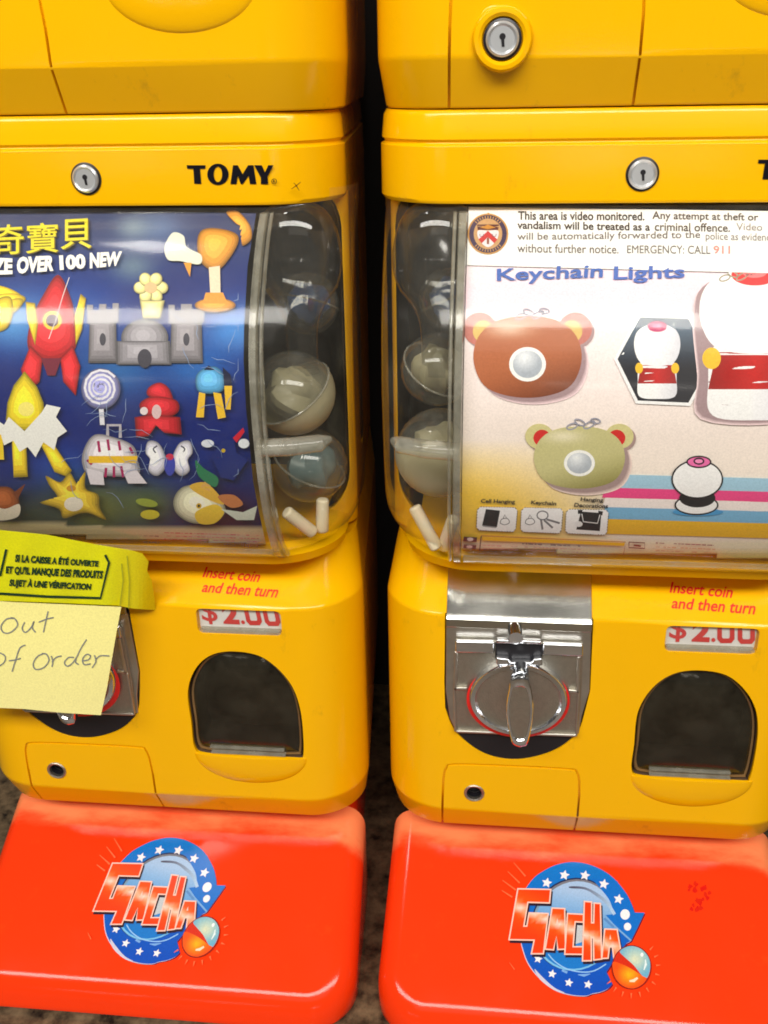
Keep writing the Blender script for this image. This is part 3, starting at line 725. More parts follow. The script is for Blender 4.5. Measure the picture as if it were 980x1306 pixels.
def emblem(root, xc):
    a = Art()
    r1 = lambda x, y: (640 + x * .10204, 1120 + y * .10204); r2 = lambda x, y: (715 + x * .12245, 1140 + y * .12245)
    r3 = lambda x, y: (640 + x * .20408, 1090 + y * .20408); r4 = lambda x, y: (650 + x * .19388, 1190 + y * .19388)
    top = spline([r3(150, 215), r3(185, 165), r3(230, 122), r3(330, 68), r3(440, 46), r3(560, 66), r3(680, 130), r3(770, 230), r3(812, 310), r3(830, 362)], 5, False)
    low = spline([r2(540, 940), r2(500, 985), r2(420, 1022), r2(330, 1040), r4(500, 413), r4(400, 405), r4(290, 368), r4(190, 285), r4(120, 190), r4(82, 80)], 5, False)
    outer = top + [r3(893, 364), r3(852, 452), r2(735, 492), r2(690, 515), r2(640, 580), r2(560, 690), r2(480, 815)] + low + spline([r4(82, 80), (662, 1175), (664, 1150), r3(150, 215)], 4, False)[1:-1]
    a.poly([(x + 1.2, y + 1.6) for x, y in outer], (110, 20, 40)); a.poly([(x - .8, y + .8) for x, y in outer], (205, 205, 225))
    a.poly(outer, lambda x, y: mixc((18, 120, 205), (10, 78, 190), (y - 1110) / 150))
    ic = (733, 1179)
    def disc(rx, ry, col, dx=0, dy=0): a.ell(ic[0] + dx, ic[1] + dy, rx, ry, col, a=20)
    disc(55, 60, (30, 40, 80), 0, 0); disc(54, 59, lambda x, y: mixc((120, 120, 130), (120, 190, 235), (y - 1130) / 60), .5, .8)
    disc(51.5, 56.5, lambda x, y: mixc((165, 195, 230), (25, 120, 205), ((y - 1130) + (700 - x) * .2) / 85), 1, 1)
    arrow = spline([r3(560, 150), r3(640, 240), r3(680, 300), r3(700, 372)], 5, False) + [r3(645, 380), r3(700, 440), r2(735, 490), r3(852, 452), r3(893, 364), r3(830, 362), r3(790, 265), r3(720, 165)]
    edge = spline([r3(420, 205), r3(520, 212), r3(600, 255), r3(660, 305), r3(705, 375)], 5, False)
    a.poly(arrow, (18, 112, 205))
    a.line(edge, [1.5, 2.5, 3, 3, 3, 3, 3, 3, 3.5, 4, 4, 4, 4, 4, 4, 4, 4, 4, 4, 4, 4], lambda x, y: mixc((80, 80, 100), (170, 200, 230), (x - 730) / 50))
    a.line([r3(645, 382), r3(700, 442), r2(735, 490)], 2.2, (120, 170, 220)); a.line([r3(640, 400), r3(700, 455)], 3, (90, 140, 200))
    a.line(spline([r4(255, 140), r4(300, 190), r4(380, 238), r4(480, 258), r4(560, 248), r4(635, 205)], 5, False), 1.5, (150, 200, 245))
    a.line(spline([r4(345, 245), r4(380, 262)], 3, False), 3, (120, 170, 230)); a.line([r4(450, 275), r4(490, 280), r4(530, 270)], [1, 3.4, 1], (120, 170, 230))
    a.line(spline([r4(165, 240), r4(210, 300), r4(290, 366), r4(360, 395)], 4, False), [1, 2, 3, 4, 4.5, 4.5, 4, 3.4, 3, 2.5, 2, 1.5, 1], (205, 205, 225))
    for x, y, q in ((282, 178, 6), (392, 130, 6), (520, 132, 6), (638, 186, 6), (730, 280, 6)): a.star(*r3(x, y), 6.8, (240, 240, 245), .2, same=True)
    for x, y in ((188, 172), (280, 270), (390, 328), (516, 340)): a.star(*r4(x, y), 5.8, (240, 240, 245), .2, same=True)
    a.ell(*r2(672, 218), 6, 6.6, (242, 242, 246)); a.ell(*r2(697, 345), 4.6, 5, (242, 242, 246), same=True)
    G = [r1(*p) for p in [(195, 130), (622, 138), (605, 324), (334, 316), (287, 596), (306, 596), (335, 430), (590, 440), (528, 958), (360, 958), (395, 788), (82, 782)]]
    A1 = [r1(*p) for p in [(622, 370), (795, 378), (806, 900), (692, 906), (682, 735), (655, 910), (533, 900)]]
    C = [r2(*p) for p in [(65, 203), (246, 212), (244, 308), (158, 303), (138, 548), (242, 548), (238, 642), (36, 640)]]
    H = [r2(*p) for p in [(240, 76), (331, 84), (330, 300), (337, 300), (342, 94), (421, 100), (434, 690), (338, 702), (334, 470), (326, 470), (328, 708), (220, 710)]]
    A2 = [r2(*p) for p in [(453, 364), (594, 370), (657, 740), (550, 706), (532, 565), (514, 565), (500, 682), (420, 686)]]
    grey = [r2(*p) for p in [(160, 318), (246, 322), (238, 500), (145, 530)]]
    a.poly(grey, (195, 200, 205))
    def orange(x, y):
        band = 1153 + (x - 655) * .42; t = abs((y - band) - 2) / 9.0
        return mixc((252, 225, 210), mixc((250, 95, 15), (245, 62, 8), abs(y - band) / 30), t)
    for L_ in (G, A1, C, H, A2):
        a.poly([(x + 1.8, y + 3.2) for x, y in L_], (45, 25, 40))
    for L_ in (G, A1, C, H, A2):
        a.poly(L_, (252, 205, 188)); a.poly(inset(L_, 1.7), orange)
    a.poly([r1(*p) for p in [(694, 505), (712, 590), (674, 590)]], (252, 205, 188)); a.poly([r2(*p) for p in [(516, 430), (526, 480), (506, 480)]], (252, 205, 188))
    # opened capsule
    bc = r2(738, 770); a.ell(bc[0], bc[1], 25.2, 28.2, (120, 25, 20)); a.ell(bc[0], bc[1], 24, 27, (215, 45, 15))
    up = [r2(*p) for p in [(615, 605), (680, 560), (760, 552), (850, 590), (915, 670), (932, 760), (915, 850), (885, 885), (840, 850), (760, 750), (660, 660)]]
    a.poly(spline(up, 4), rgrad(*r2(775, 690), 22, (228, 228, 190), (110, 175, 205)))
    dn = [r2(*p) for p in [(545, 715), (640, 740), (740, 790), (850, 860), (890, 885), (850, 945), (760, 990), (660, 970), (580, 900), (545, 810)]]
    a.poly(spline(dn, 4), rgrad(*r2(715, 845), 17, (255, 190, 20), (245, 85, 15)))
    a.line([r2(715, 915), r2(760, 910), r2(800, 880)], [2, 4, 2.5], (255, 225, 190)); a.ell(*r2(845, 640), 2, 2.6, (240, 245, 245)); a.line([r2(880, 690), r2(885, 740), r2(865, 800)], [1, 3, 1.5], (225, 240, 240))
    ray_ = (250, 110, 60)
    for p, q in (((75, 55), (148, 140)), ((38, 110), (112, 182)), ((5, 165), (88, 226)), ((0, 228), (66, 270))): a.line([r3(*p), r3(*q)], [1, 2.2], ray_, True)
    for k in range(11):
        an = math.radians(-42 + k * 19); c, s_ = math.cos(an), math.sin(an)
        a.line([(bc[0] + 31 * c, bc[1] + 33 * s_), (bc[0] + 37 * c, bc[1] + 40 * s_)], [2.4, .5], ray_, True)
    a.line([r1(95, 1060), r1(160, 1150)], [.5, 1.4], ray_, True)
    return a.build('printed_emblem', surf_plane(SN, SD, xc), M['gloss'], root, 7, .0004, .00008)
st = thing('machine_stand', (XR - .005, 0, ZB), 'glossy red stand under the machine with the pink poster, small scuff right of its emblem', 'stand', 'red machine stands')
make_stand(st)
em = emblem(st, XR - .005)
a = Art()
rs = random.Random(8)
for k in range(26):
    x, y = rs.choice(((884, 1132), (896, 1135), (900, 1143), (890, 1148), (886, 1158), (895, 1160))); x += rs.uniform(-5, 5); y += rs.uniform(-5, 5)
    a.blob([(x + rs.uniform(1, 3.4) * math.cos(t), y + rs.uniform(1, 4.5) * math.sin(t)) for t in (0, 1, 2, 3, 4, 5)], (222, 30 + rs.uniform(-8, 8), 8))
a.build('scuff_mark', surf_plane(SN, SD, XR - .005), M['gloss'], st, 20, .0002, .00001)
st2 = thing('machine_stand', (XL - .005, 0, ZB), 'glossy red stand under the machine with the blue poster, floor showing at its left', 'stand', 'red machine stands')
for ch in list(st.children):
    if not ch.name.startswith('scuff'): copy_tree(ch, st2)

# pen cross, grime and scratches on the yellow plastic
a = Art(); mk = (95, 45, 10)
a.line([(372, 241), (378, 237), (384, 232)], [.6, 1.2, .7], mk, True); a.line([(375, 233), (379, 238), (382, 243)], [.6, 1.3, .6], mk, True)
a.build('pen_mark', surf_y(-.0062, XL), M['print'], left, 20, .0002, .00001)
# ================================================================== POSTERS
def sheet(a, pts, col): a.poly(pts, col)
# right: keychain poster
a = Art()
def bgR(x, y):
    c = mixc((252, 226, 228), (248, 228, 216), (y - 400) / 200)
    c = mixc(c, (245, 205, 225), .5 * math.exp(-((y - 375) / 28) ** 2))  # lilac band: a window reflection put into the poster colour
    yl = max(0, min(1, (y - 560) / 90)) * max(0, min(1, (790 - x) / 190)); c = mixc(c, (238, 196, 60), yl * 1.25)
    if y > 688: c = mixc(c, mixc((252, 232, 205), (246, 206, 70), (y - 700) / 18), (y - 684) / 8)
    return c
sheet(a, [(590, 269), (1130, 290), (1100, 745), (582, 719)], bgR)
for k, (y0, y1, c) in enumerate(((604, 621, (160, 200, 222)), (621, 634, (232, 70, 135)), (634, 646, (240, 230, 226)), (646, 661, (120, 178, 216)), (661, 680, (232, 182, 40)))):
    a.poly([(772, y0), (1110, y0 + 9), (1110, y1 + 9.4), (768, y1)], c, True)
def chain(cx, cy, c=(150, 150, 165)):
    for dx, dy, rx, ry, an in ((-14, 2, 7, 3.4, -20), (-4, -3, 7, 3.2, 25), (8, 0, 8, 3.4, -30), (16, -5, 6, 3, 10)):
        pts = [(cx + dx + rx * math.cos(t * .35) * math.cos(math.radians(an)) - ry * math.sin(t * .35) * math.sin(math.radians(an)), cy + dy + rx * math.cos(t * .35) * math.sin(math.radians(an)) + ry * math.sin(t * .35) * math.cos(math.radians(an))) for t in range(19)]
        a.line(pts, 1.8, c, True)
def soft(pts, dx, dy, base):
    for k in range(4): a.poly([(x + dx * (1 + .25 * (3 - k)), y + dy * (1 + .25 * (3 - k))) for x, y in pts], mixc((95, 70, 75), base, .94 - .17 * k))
# two rounded keychain lights with a pair of lobes each and a pale lens (plain stand-ins)
def keylight(cx, cy, w, h, body, dark, lobe, inner, base):
    hd = spline([(cx - w, cy + 2), (cx - w * .86, cy - h * .62), (cx - w * .4, cy - h), (cx + w * .4, cy - h), (cx + w * .86, cy - h * .62), (cx + w, cy + 2), (cx + w * .80, cy + h * .72), (cx + w * .3, cy + h), (cx - w * .3, cy + h), (cx - w * .80, cy + h * .72)], 6)
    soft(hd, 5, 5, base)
    for s in (-1, 1):
        a.ell(cx + s * w * .88 + 3, cy - h * .72 + 3, w * .31, h * .42, mixc((110, 80, 80), base, .4)); a.ell(cx + s * w * .88, cy - h * .72, w * .31, h * .42, lobe); a.ell(cx + s * w * .82, cy - h * .66, w * .19, h * .28, inner)
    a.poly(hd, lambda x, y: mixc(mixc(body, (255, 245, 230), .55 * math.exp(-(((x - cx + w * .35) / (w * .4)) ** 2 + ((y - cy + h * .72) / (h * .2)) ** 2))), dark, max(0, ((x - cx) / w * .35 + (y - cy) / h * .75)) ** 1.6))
    a.ell(cx, cy + h * .18, w * .34, h * .44, (245, 242, 238)); a.ell(cx, cy + h * .18, w * .27, h * .35, rgrad(cx - 4, cy, w * .3, (240, 243, 246), (170, 178, 188)))
    chain(cx + w * .08, cy - h - 4)
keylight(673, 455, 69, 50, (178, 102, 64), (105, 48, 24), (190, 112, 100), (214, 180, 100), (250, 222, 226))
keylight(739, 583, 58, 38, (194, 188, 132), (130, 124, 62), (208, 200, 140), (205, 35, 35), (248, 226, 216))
# hexagon picture
hexp = [(783, 457), (814, 400), (880, 402), (912, 460), (880, 517), (811, 514)]
a.poly(hexp, (250, 250, 250)); a.poly(inset(hexp, 4), lambda x, y: mixc((70, 90, 110), (40, 40, 48), abs(y - 420) / 50))
def figure(cx, y0, y1, w, cap, vest):     # plain white bell-shaped charm with a red band and a round red knob
    h = y1 - y0
    hd = spline([(cx - w * .95, y0 + h * .30), (cx - w * .75, y0 + h * .10), (cx, y0 + h * .02), (cx + w * .75, y0 + h * .10), (cx + w * .95, y0 + h * .30), (cx + w * .70, y0 + h * .52), (cx, y0 + h * .57), (cx - w * .70, y0 + h * .52)], 6)
    bd = spline([(cx - w * .62, y0 + h * .50), (cx + w * .62, y0 + h * .50), (cx + w * .80, y0 + h * .78), (cx + w * .72, y0 + h * .97), (cx, y1), (cx - w * .72, y0 + h * .97), (cx - w * .80, y0 + h * .78)], 6)
    sh = lambda x, y: mixc((250, 250, 250), (205, 205, 215), max(0, (x - cx) / w * .6 + .25))
    a.poly(bd, sh); vs_ = [(cx - w * .66, y0 + h * .56), (cx + w * .66, y0 + h * .56), (cx + w * .80, y0 + h * .80), (cx - w * .80, y0 + h * .80)]
    a.poly(vs_, lambda x, y: mixc(vest, tuple(v * .7 for v in vest), abs(x - cx) / w)); a.ell(cx - w * .74, y0 + h * .60, w * .16, h * .07, (245, 190, 50)); a.ell(cx + w * .74, y0 + h * .60, w * .16, h * .07, (245, 190, 50))
    a.poly(hd, sh); a.ell(cx, y0 + h * .06, w * .40, h * .07, cap); a.ell(cx, y0 + h * .05, w * .20, h * .03, mixc(cap, (255, 255, 255), .35))
figure(838, 410, 508, 31, (190, 40, 100), (200, 40, 40))
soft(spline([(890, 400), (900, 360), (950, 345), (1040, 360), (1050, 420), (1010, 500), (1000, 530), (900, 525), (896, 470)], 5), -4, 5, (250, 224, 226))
figure(962, 338, 535, 74, (226, 60, 62), (196, 32, 30)); chain(938, 352, (160, 150, 130))
# small seated white charm on the stripes, with a black middle and a pink knob
def outl(cx, cy, rx, ry, c, an=0): a.ell(cx, cy, rx + 2, ry + 2, (25, 22, 28), an); a.ell(cx, cy, rx, ry, c, an)
a.ell(890, 652, 32, 5, (70, 150, 205)); outl(888, 643, 26, 11, (250, 250, 250)); a.ell(889, 634, 23, 12, (28, 25, 30))
outl(889, 610, 31, 23, (250, 250, 250)); outl(891, 588, 14, 6, (232, 110, 170)); outl(891, 587, 5, 2.6, (240, 140, 190))
# icons
K = (25, 25, 32)
for (x0, y0, x1, y1), cap in (((609, 645, 660, 676), 'Cell Hanging'), ((665, 646, 718, 678), 'Keychain'), ((722, 648, 776, 680), 'Hanging')):
    q = [(x0 + 4, y0), (x1 - 3, y0 + 1), (x1, y0 + 5), (x1 - 2, y1 - 3), (x1 - 5, y1 + 1), (x0 + 2, y1 - 1), (x0 - 1, y1 - 5), (x0, y0 + 4)]
    a.poly(q, (238, 238, 240))
    for k in range(8):
        p, r = Vector(q[k]), Vector(q[(k + 1) % 8]); n = max(1, int((r - p).length / 3.2))
        for j in range(n): a.line([tuple(p + (r - p) * (j / n)), tuple(p + (r - p) * ((j + .55) / n))], 1.0, (70, 60, 50), True)
a.text('Cell Hanging', ((614, 635), (657, 636), (657, 642.5), (613, 641.5)), K, .03, True)
a.text('Keychain', ((678, 637), (710, 638.5), (709, 645), (677, 643)), K, .03, True)
a.text('Hanging', ((741, 633), (770, 634), (769, 640.5), (740, 639)), K, .03, True); a.text('Decorations', ((733, 640), (776, 641.5), (775, 647), (732, 645.5)), K, .03, True)
a.poly([(620, 648), (638, 650), (634, 671), (615, 669)], K); a.line([(616, 669.5), (633, 671.5)], 1.6, (150, 150, 155)); 
for cx in (644, 676):
    a.line(spline([(cx - 6, 666), (cx, 668), (cx + 6, 665), (cx + 3, 660), (cx - 4, 661), (cx - 6, 666)], 4, False), .9, (110, 110, 115), True); a.line([(cx - 2, 660), (cx, 655), (cx + 2, 659)], .9, (110, 110, 115), True)
a.line([(692 + 7 * math.cos(t * .35), 656 + 5.5 * math.sin(t * .35)) for t in range(19)], 1.5, (110, 110, 115), True)
for p, q in (((690, 661), (692, 674)), ((694, 662), (705, 672)), ((697, 661), (714, 666))): a.line([p, q], 2.6, (120, 120, 125), True)
a.poly([(741, 651), (767, 653), (765, 676), (735, 674)], K); a.poly([(737, 649), (743, 649), (742, 654), (737, 654)], K); a.poly([(763, 650), (769, 651), (768, 656), (763, 655)], K); a.line([(742, 654), (744, 664), (762, 666), (765, 655)], 1.2, (225, 225, 228), True); a.ell(738, 667, 5, 3.6, (225, 225, 228))
# small print along the bottom
a.line([(614, 682), (798, 690), (794, 712)], 1.2, (190, 130, 70), True); a.line([(614, 682), (611, 710)], 1.2, (70, 60, 60), True); a.poly([(616, 683), (797, 691), (796, 695), (616, 688)], (238, 190, 40), True)
rnd = random.Random(3)
def microtext(x0, y0, x1, y1, rows, col, slope=.042):
    for r in range(rows):
        x = x0
        while x < x1:
            w = rnd.uniform(2, 7); y = y0 + (y1 - y0) * r / max(1, rows - 1) + (x - x0) * slope
            if rnd.random() < .8: a.line([(x, y), (min(x1, x + w), y + w * slope)], rnd.uniform(.7, 1.5), mixc(col, (230, 200, 180), rnd.uniform(0, .5)), True)
            x += w + rnd.uniform(.6, 1.6)
a.poly([(592, 683), (609, 684), (608, 690), (591, 689)], (60, 55, 60)); a.ell(600, 686.5, 4, 2.4, (225, 215, 215)); a.poly([(592, 693), (608, 694), (607, 699), (591, 698)], (80, 75, 80)); a.ell(599, 696, 4, 2, (225, 215, 215))
microtext(666, 692, 740, 692, 1, (60, 50, 45)); microtext(616, 694, 750, 702, 3, (215, 160, 150)); microtext(836, 691, 910, 691, 1, (140, 40, 60)); microtext(836, 696, 912, 710, 4, (220, 165, 120)); microtext(824, 714, 886, 714, 1, (190, 90, 40))
a.line([(802, 690), (822, 691), (822, 698), (802, 697), (802, 690)], 1.2, (120, 40, 40), True); a.line([(808, 694), (817, 695)], 2, (120, 40, 40), True)
x = 892
while x < 950:
    w = rnd.uniform(.8, 2.6); a.poly([(x, 713 + (x - 892) * .03), (x + w, 713 + (x - 892) * .03), (x + w, 720 + (x - 892) * .03), (x, 720 + (x - 892) * .03)], (165, 85, 30), True); x += w + rnd.uniform(.8, 2.4)
a.poly([(584, 706), (607, 709), (640, 718), (584, 717)], (60, 105, 205))  # blue corner is a reflection drawn into the print
a.text('Keychain', ((634, 342), (770, 336), (768, 358), (634, 362)), (72, 104, 178), .022, True)
a.text('Lights', ((783, 339), (873, 338), (873, 358), (782, 361)), (80, 108, 184), .022, True)
pr = a.build('display_poster', surf_globe(XR, .0108), M['print'], None, 6, .0003, .00002, lift=.0010, gain=1.08)
pr.location = (XR, 0, ZB); tag(pr, 'pink and yellow poster advertising keychain lights, in the right hand window', 'poster')
# the police notice lies over its top
a = Art()
sheet(a, [(593.5, 264), (1128, 271), (1120, 352), (592, 338)], (255, 255, 252))
a.text('This area is video monitored.', ((661, 269), (822, 270), (822, 281), (661, 280)), (60, 48, 45), .018, True)
a.text('Any attempt at theft or', ((832, 269), (967, 272), (967, 284), (832, 282)), (84, 74, 70), .012, True)  # ink gets paler to the right: window glare put into the text colour
a.text('vandalism will be treated as a', ((660, 281.5), (829, 284), (829, 294), (660, 291.5)), (60, 48, 45), .018, True)
a.text('criminal offence.', ((835, 283), (931, 285), (931, 295.5), (835, 294)), (84, 74, 70), .012, True)
a.text('Video', ((939, 284), (972, 285), (972, 294), (939, 293)), (150, 142, 138), 0, True)
a.text('will be automatically forwarded to the', ((660, 296.5), (893, 294), (893, 306), (660, 308.5)), (116, 106, 102), .004, True)
a.text('police as evidence', ((900, 296), (988, 297.5), (988, 310), (900, 308)), (140, 132, 128), 0, True)
a.text('without further notice.', ((660, 310.5), (789, 312), (789, 323), (660, 321.5)), (116, 106, 102), .004, True)
a.text('EMERGENCY: CALL', ((800, 312.5), (906, 313), (906, 323.5), (800, 322.5)), (120, 112, 108), 0, True)
a.text('911', ((910, 313), (931, 313), (931, 323.5), (910, 323)), (232, 150, 140), .012, True)
cx, cy = 622.6, 298
a.poly(spline([(608, 283), (611, 276), (618, 275), (623, 271), (628, 275), (635, 277), (637, 284)], 4), (205, 145, 50)); a.ell(cx, cy, 26, 26, (205, 150, 80)); a.ell(cx, cy, 24, 24.2, (70, 55, 85)); a.ell(cx, cy, 18.2, 19.5, (205, 160, 110))
a.poly([(cx - 14, cy - 12), (cx + 14, cy - 12), (cx + 13, cy - 5), (cx - 13, cy - 5)], (90, 45, 50)); a.poly([(cx - 10, cy - 8), (cx, cy - 12), (cx + 10, cy - 8), (cx, cy - 6)], (205, 140, 60))
a.poly(spline([(cx - 13, cy - 4), (cx, cy - 4), (cx + 13, cy - 4), (cx + 11, cy + 8), (cx, cy + 17), (cx - 11, cy + 8)], 4), (235, 228, 232))
a.poly([(cx, cy - 4), (cx + 12, cy + 7), (cx + 8, cy + 12), (cx, cy + 4), (cx - 8, cy + 12), (cx - 12, cy + 7)], (205, 60, 60)); a.poly([(cx - 1.6, cy + 6), (cx, cy + 4), (cx + 1.6, cy + 6), (cx + 1.4, cy + 13), (cx - 1.4, cy + 13)], (150, 90, 70))
for s in (-1, 1): a.line([(cx + s * 8 - 2.5, cy), (cx + s * 8 - 2, cy + 3), (cx + s * 8 + 2, cy + 3), (cx + s * 8 + 2.5, cy)], .8, (90, 60, 80), True)
for t in range(-5, 6):      # tiny capitals round the ring read only as ticks at this size
    for base in (-math.pi / 2, math.pi / 2):
        an = base + t * .16; a.line([(cx + 19.6 * math.cos(an), cy + 19.8 * math.sin(an)), (cx + 22.8 * math.cos(an), cy + 23 * math.sin(an))], .9, (215, 165, 90), True)
nt_ = a.build('notice_sheet', surf_globe(XR, .0085), M['print'], None, 6, .0004, .00003, lift=.0008)
nt_.location = (XR, 0, ZB); tag(nt_, 'white video monitoring notice with round crest, across the top of the pink poster', 'notice')

# left: toy poster
a = Art()
blobs = [((20, 410), 55, (80, 160, 225), .9), ((100, 400), 60, (35, 95, 180), .7), ((170, 340), 28, (150, 175, 165), .55), ((205, 290), 30, (130, 160, 200), .5), ((300, 420), 50, (50, 140, 220), .9), ((250, 470), 45, (40, 125, 205), .7),
         ((150, 470), 60, (40, 125, 190), .7), ((190, 545), 50, (16, 40, 110), .6), ((80, 600), 40, (22, 75, 180), .8), ((240, 600), 45, (12, 50, 140), .6), ((120, 650), 55, (120, 125, 50), .95), ((190, 645), 40, (110, 125, 50), .8), ((40, 660), 50, (70, 80, 50), .8), ((285, 655), 50, (90, 15, 40), .9), ((170, 290), 22, (170, 190, 190), .6), ((300, 600), 40, (12, 30, 90), .6)]
def bgL(x, y):
    c = mixc((64, 74, 112), (14, 34, 112), (y - 290) / 80)  # greyer, paler top is partly window reflection mixed into the poster colour
    for (bx_, by), r, k, s_ in blobs: c = mixc(c, k, s_ * math.exp(-(((x - bx_) / r) ** 2 + ((y - by) / (r * .7)) ** 2)))
    if y > 668 + x * .012:
        c = mixc((205, 190, 150), (225, 200, 90), (y - 685) / 25)
    return c
sheet(a, [(-170, 262), (327, 272), (316, 340), (311.5, 420), (311, 460), (314, 520), (318, 560), (323, 613), (331, 655), (339, 692), (342, 712), (-140, 690)], bgL)
yel = (240, 205, 40); gry = (140, 135, 140)
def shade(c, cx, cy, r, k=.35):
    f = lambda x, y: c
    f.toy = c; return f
def shade_flat(c, cx, cy, r, k=.35): return lambda x, y: mixc(mixc(c, (255, 255, 255), .12), tuple(v * (1 - k) for v in c), max(0, ((x - cx) * .6 + (y - cy)) / r * .5 + .4))
# a yellow toy at the edge: a bunch of bananas
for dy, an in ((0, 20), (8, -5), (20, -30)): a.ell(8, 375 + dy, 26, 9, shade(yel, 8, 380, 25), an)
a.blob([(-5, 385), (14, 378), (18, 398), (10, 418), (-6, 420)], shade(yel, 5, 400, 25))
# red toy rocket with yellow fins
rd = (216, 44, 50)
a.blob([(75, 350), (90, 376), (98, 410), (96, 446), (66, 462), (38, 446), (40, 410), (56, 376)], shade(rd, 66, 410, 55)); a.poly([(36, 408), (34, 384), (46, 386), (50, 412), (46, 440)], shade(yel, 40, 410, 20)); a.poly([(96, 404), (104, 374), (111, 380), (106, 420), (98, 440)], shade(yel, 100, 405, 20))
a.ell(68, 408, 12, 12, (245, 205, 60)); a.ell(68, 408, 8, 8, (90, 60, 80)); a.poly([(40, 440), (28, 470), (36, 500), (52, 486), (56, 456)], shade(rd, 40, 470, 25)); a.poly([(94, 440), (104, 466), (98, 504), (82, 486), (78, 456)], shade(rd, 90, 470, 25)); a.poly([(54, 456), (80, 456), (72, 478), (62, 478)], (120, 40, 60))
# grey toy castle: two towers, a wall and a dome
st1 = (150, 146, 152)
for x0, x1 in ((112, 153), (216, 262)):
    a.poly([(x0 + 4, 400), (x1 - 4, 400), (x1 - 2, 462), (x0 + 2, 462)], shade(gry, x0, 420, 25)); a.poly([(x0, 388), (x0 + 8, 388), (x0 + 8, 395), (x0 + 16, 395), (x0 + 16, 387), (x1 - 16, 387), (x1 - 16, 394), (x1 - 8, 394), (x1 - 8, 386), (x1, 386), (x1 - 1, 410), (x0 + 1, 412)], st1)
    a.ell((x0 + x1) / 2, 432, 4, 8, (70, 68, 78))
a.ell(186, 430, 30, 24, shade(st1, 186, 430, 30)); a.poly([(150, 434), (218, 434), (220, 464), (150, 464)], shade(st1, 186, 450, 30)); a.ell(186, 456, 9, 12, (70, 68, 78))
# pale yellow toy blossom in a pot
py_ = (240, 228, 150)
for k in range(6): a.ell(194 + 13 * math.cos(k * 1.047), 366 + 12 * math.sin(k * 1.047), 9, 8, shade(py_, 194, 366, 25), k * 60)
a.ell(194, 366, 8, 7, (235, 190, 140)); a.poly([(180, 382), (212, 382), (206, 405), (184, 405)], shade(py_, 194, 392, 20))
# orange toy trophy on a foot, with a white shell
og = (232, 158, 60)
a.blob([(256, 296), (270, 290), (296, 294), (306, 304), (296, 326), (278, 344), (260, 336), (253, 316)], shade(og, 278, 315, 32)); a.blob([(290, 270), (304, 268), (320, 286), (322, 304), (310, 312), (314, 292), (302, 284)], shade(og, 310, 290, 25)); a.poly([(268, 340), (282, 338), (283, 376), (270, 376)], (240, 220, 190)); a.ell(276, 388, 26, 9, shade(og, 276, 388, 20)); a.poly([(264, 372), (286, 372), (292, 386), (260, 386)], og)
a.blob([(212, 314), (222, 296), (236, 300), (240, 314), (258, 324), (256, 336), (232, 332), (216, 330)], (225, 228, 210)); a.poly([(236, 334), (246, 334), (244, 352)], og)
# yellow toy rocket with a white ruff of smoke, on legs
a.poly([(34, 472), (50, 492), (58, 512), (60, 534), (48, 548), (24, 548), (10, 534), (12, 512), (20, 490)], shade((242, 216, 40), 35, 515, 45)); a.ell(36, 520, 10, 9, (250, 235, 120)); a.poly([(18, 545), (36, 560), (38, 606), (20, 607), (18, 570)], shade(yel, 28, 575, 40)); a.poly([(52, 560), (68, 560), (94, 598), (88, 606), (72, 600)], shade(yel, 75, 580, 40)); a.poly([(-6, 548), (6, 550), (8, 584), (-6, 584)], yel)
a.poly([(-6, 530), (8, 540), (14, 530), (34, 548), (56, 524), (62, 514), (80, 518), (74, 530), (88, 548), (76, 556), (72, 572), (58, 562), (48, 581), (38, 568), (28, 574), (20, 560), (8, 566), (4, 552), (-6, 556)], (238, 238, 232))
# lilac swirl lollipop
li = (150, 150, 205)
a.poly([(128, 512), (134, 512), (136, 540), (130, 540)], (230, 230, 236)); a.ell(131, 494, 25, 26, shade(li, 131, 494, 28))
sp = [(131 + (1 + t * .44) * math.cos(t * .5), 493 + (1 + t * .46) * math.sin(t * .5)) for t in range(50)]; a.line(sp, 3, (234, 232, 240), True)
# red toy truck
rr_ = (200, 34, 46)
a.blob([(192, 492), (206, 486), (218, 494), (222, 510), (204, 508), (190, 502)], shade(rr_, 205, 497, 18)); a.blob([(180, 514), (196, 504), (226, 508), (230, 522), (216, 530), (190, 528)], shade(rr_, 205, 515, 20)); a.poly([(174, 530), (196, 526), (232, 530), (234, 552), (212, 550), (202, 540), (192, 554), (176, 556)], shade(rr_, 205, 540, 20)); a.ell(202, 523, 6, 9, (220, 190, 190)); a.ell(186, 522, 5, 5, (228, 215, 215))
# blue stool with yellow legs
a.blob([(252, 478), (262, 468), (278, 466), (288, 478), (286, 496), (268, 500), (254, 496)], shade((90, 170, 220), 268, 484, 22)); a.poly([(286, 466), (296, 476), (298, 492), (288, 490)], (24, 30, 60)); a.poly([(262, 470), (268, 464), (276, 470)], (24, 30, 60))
for p in ([(256, 498), (264, 500), (262, 530), (252, 530)], [(274, 498), (284, 500), (290, 530), (280, 532)], [(288, 490), (298, 490), (296, 520), (290, 520)]): a.poly(p, (236, 190, 50))
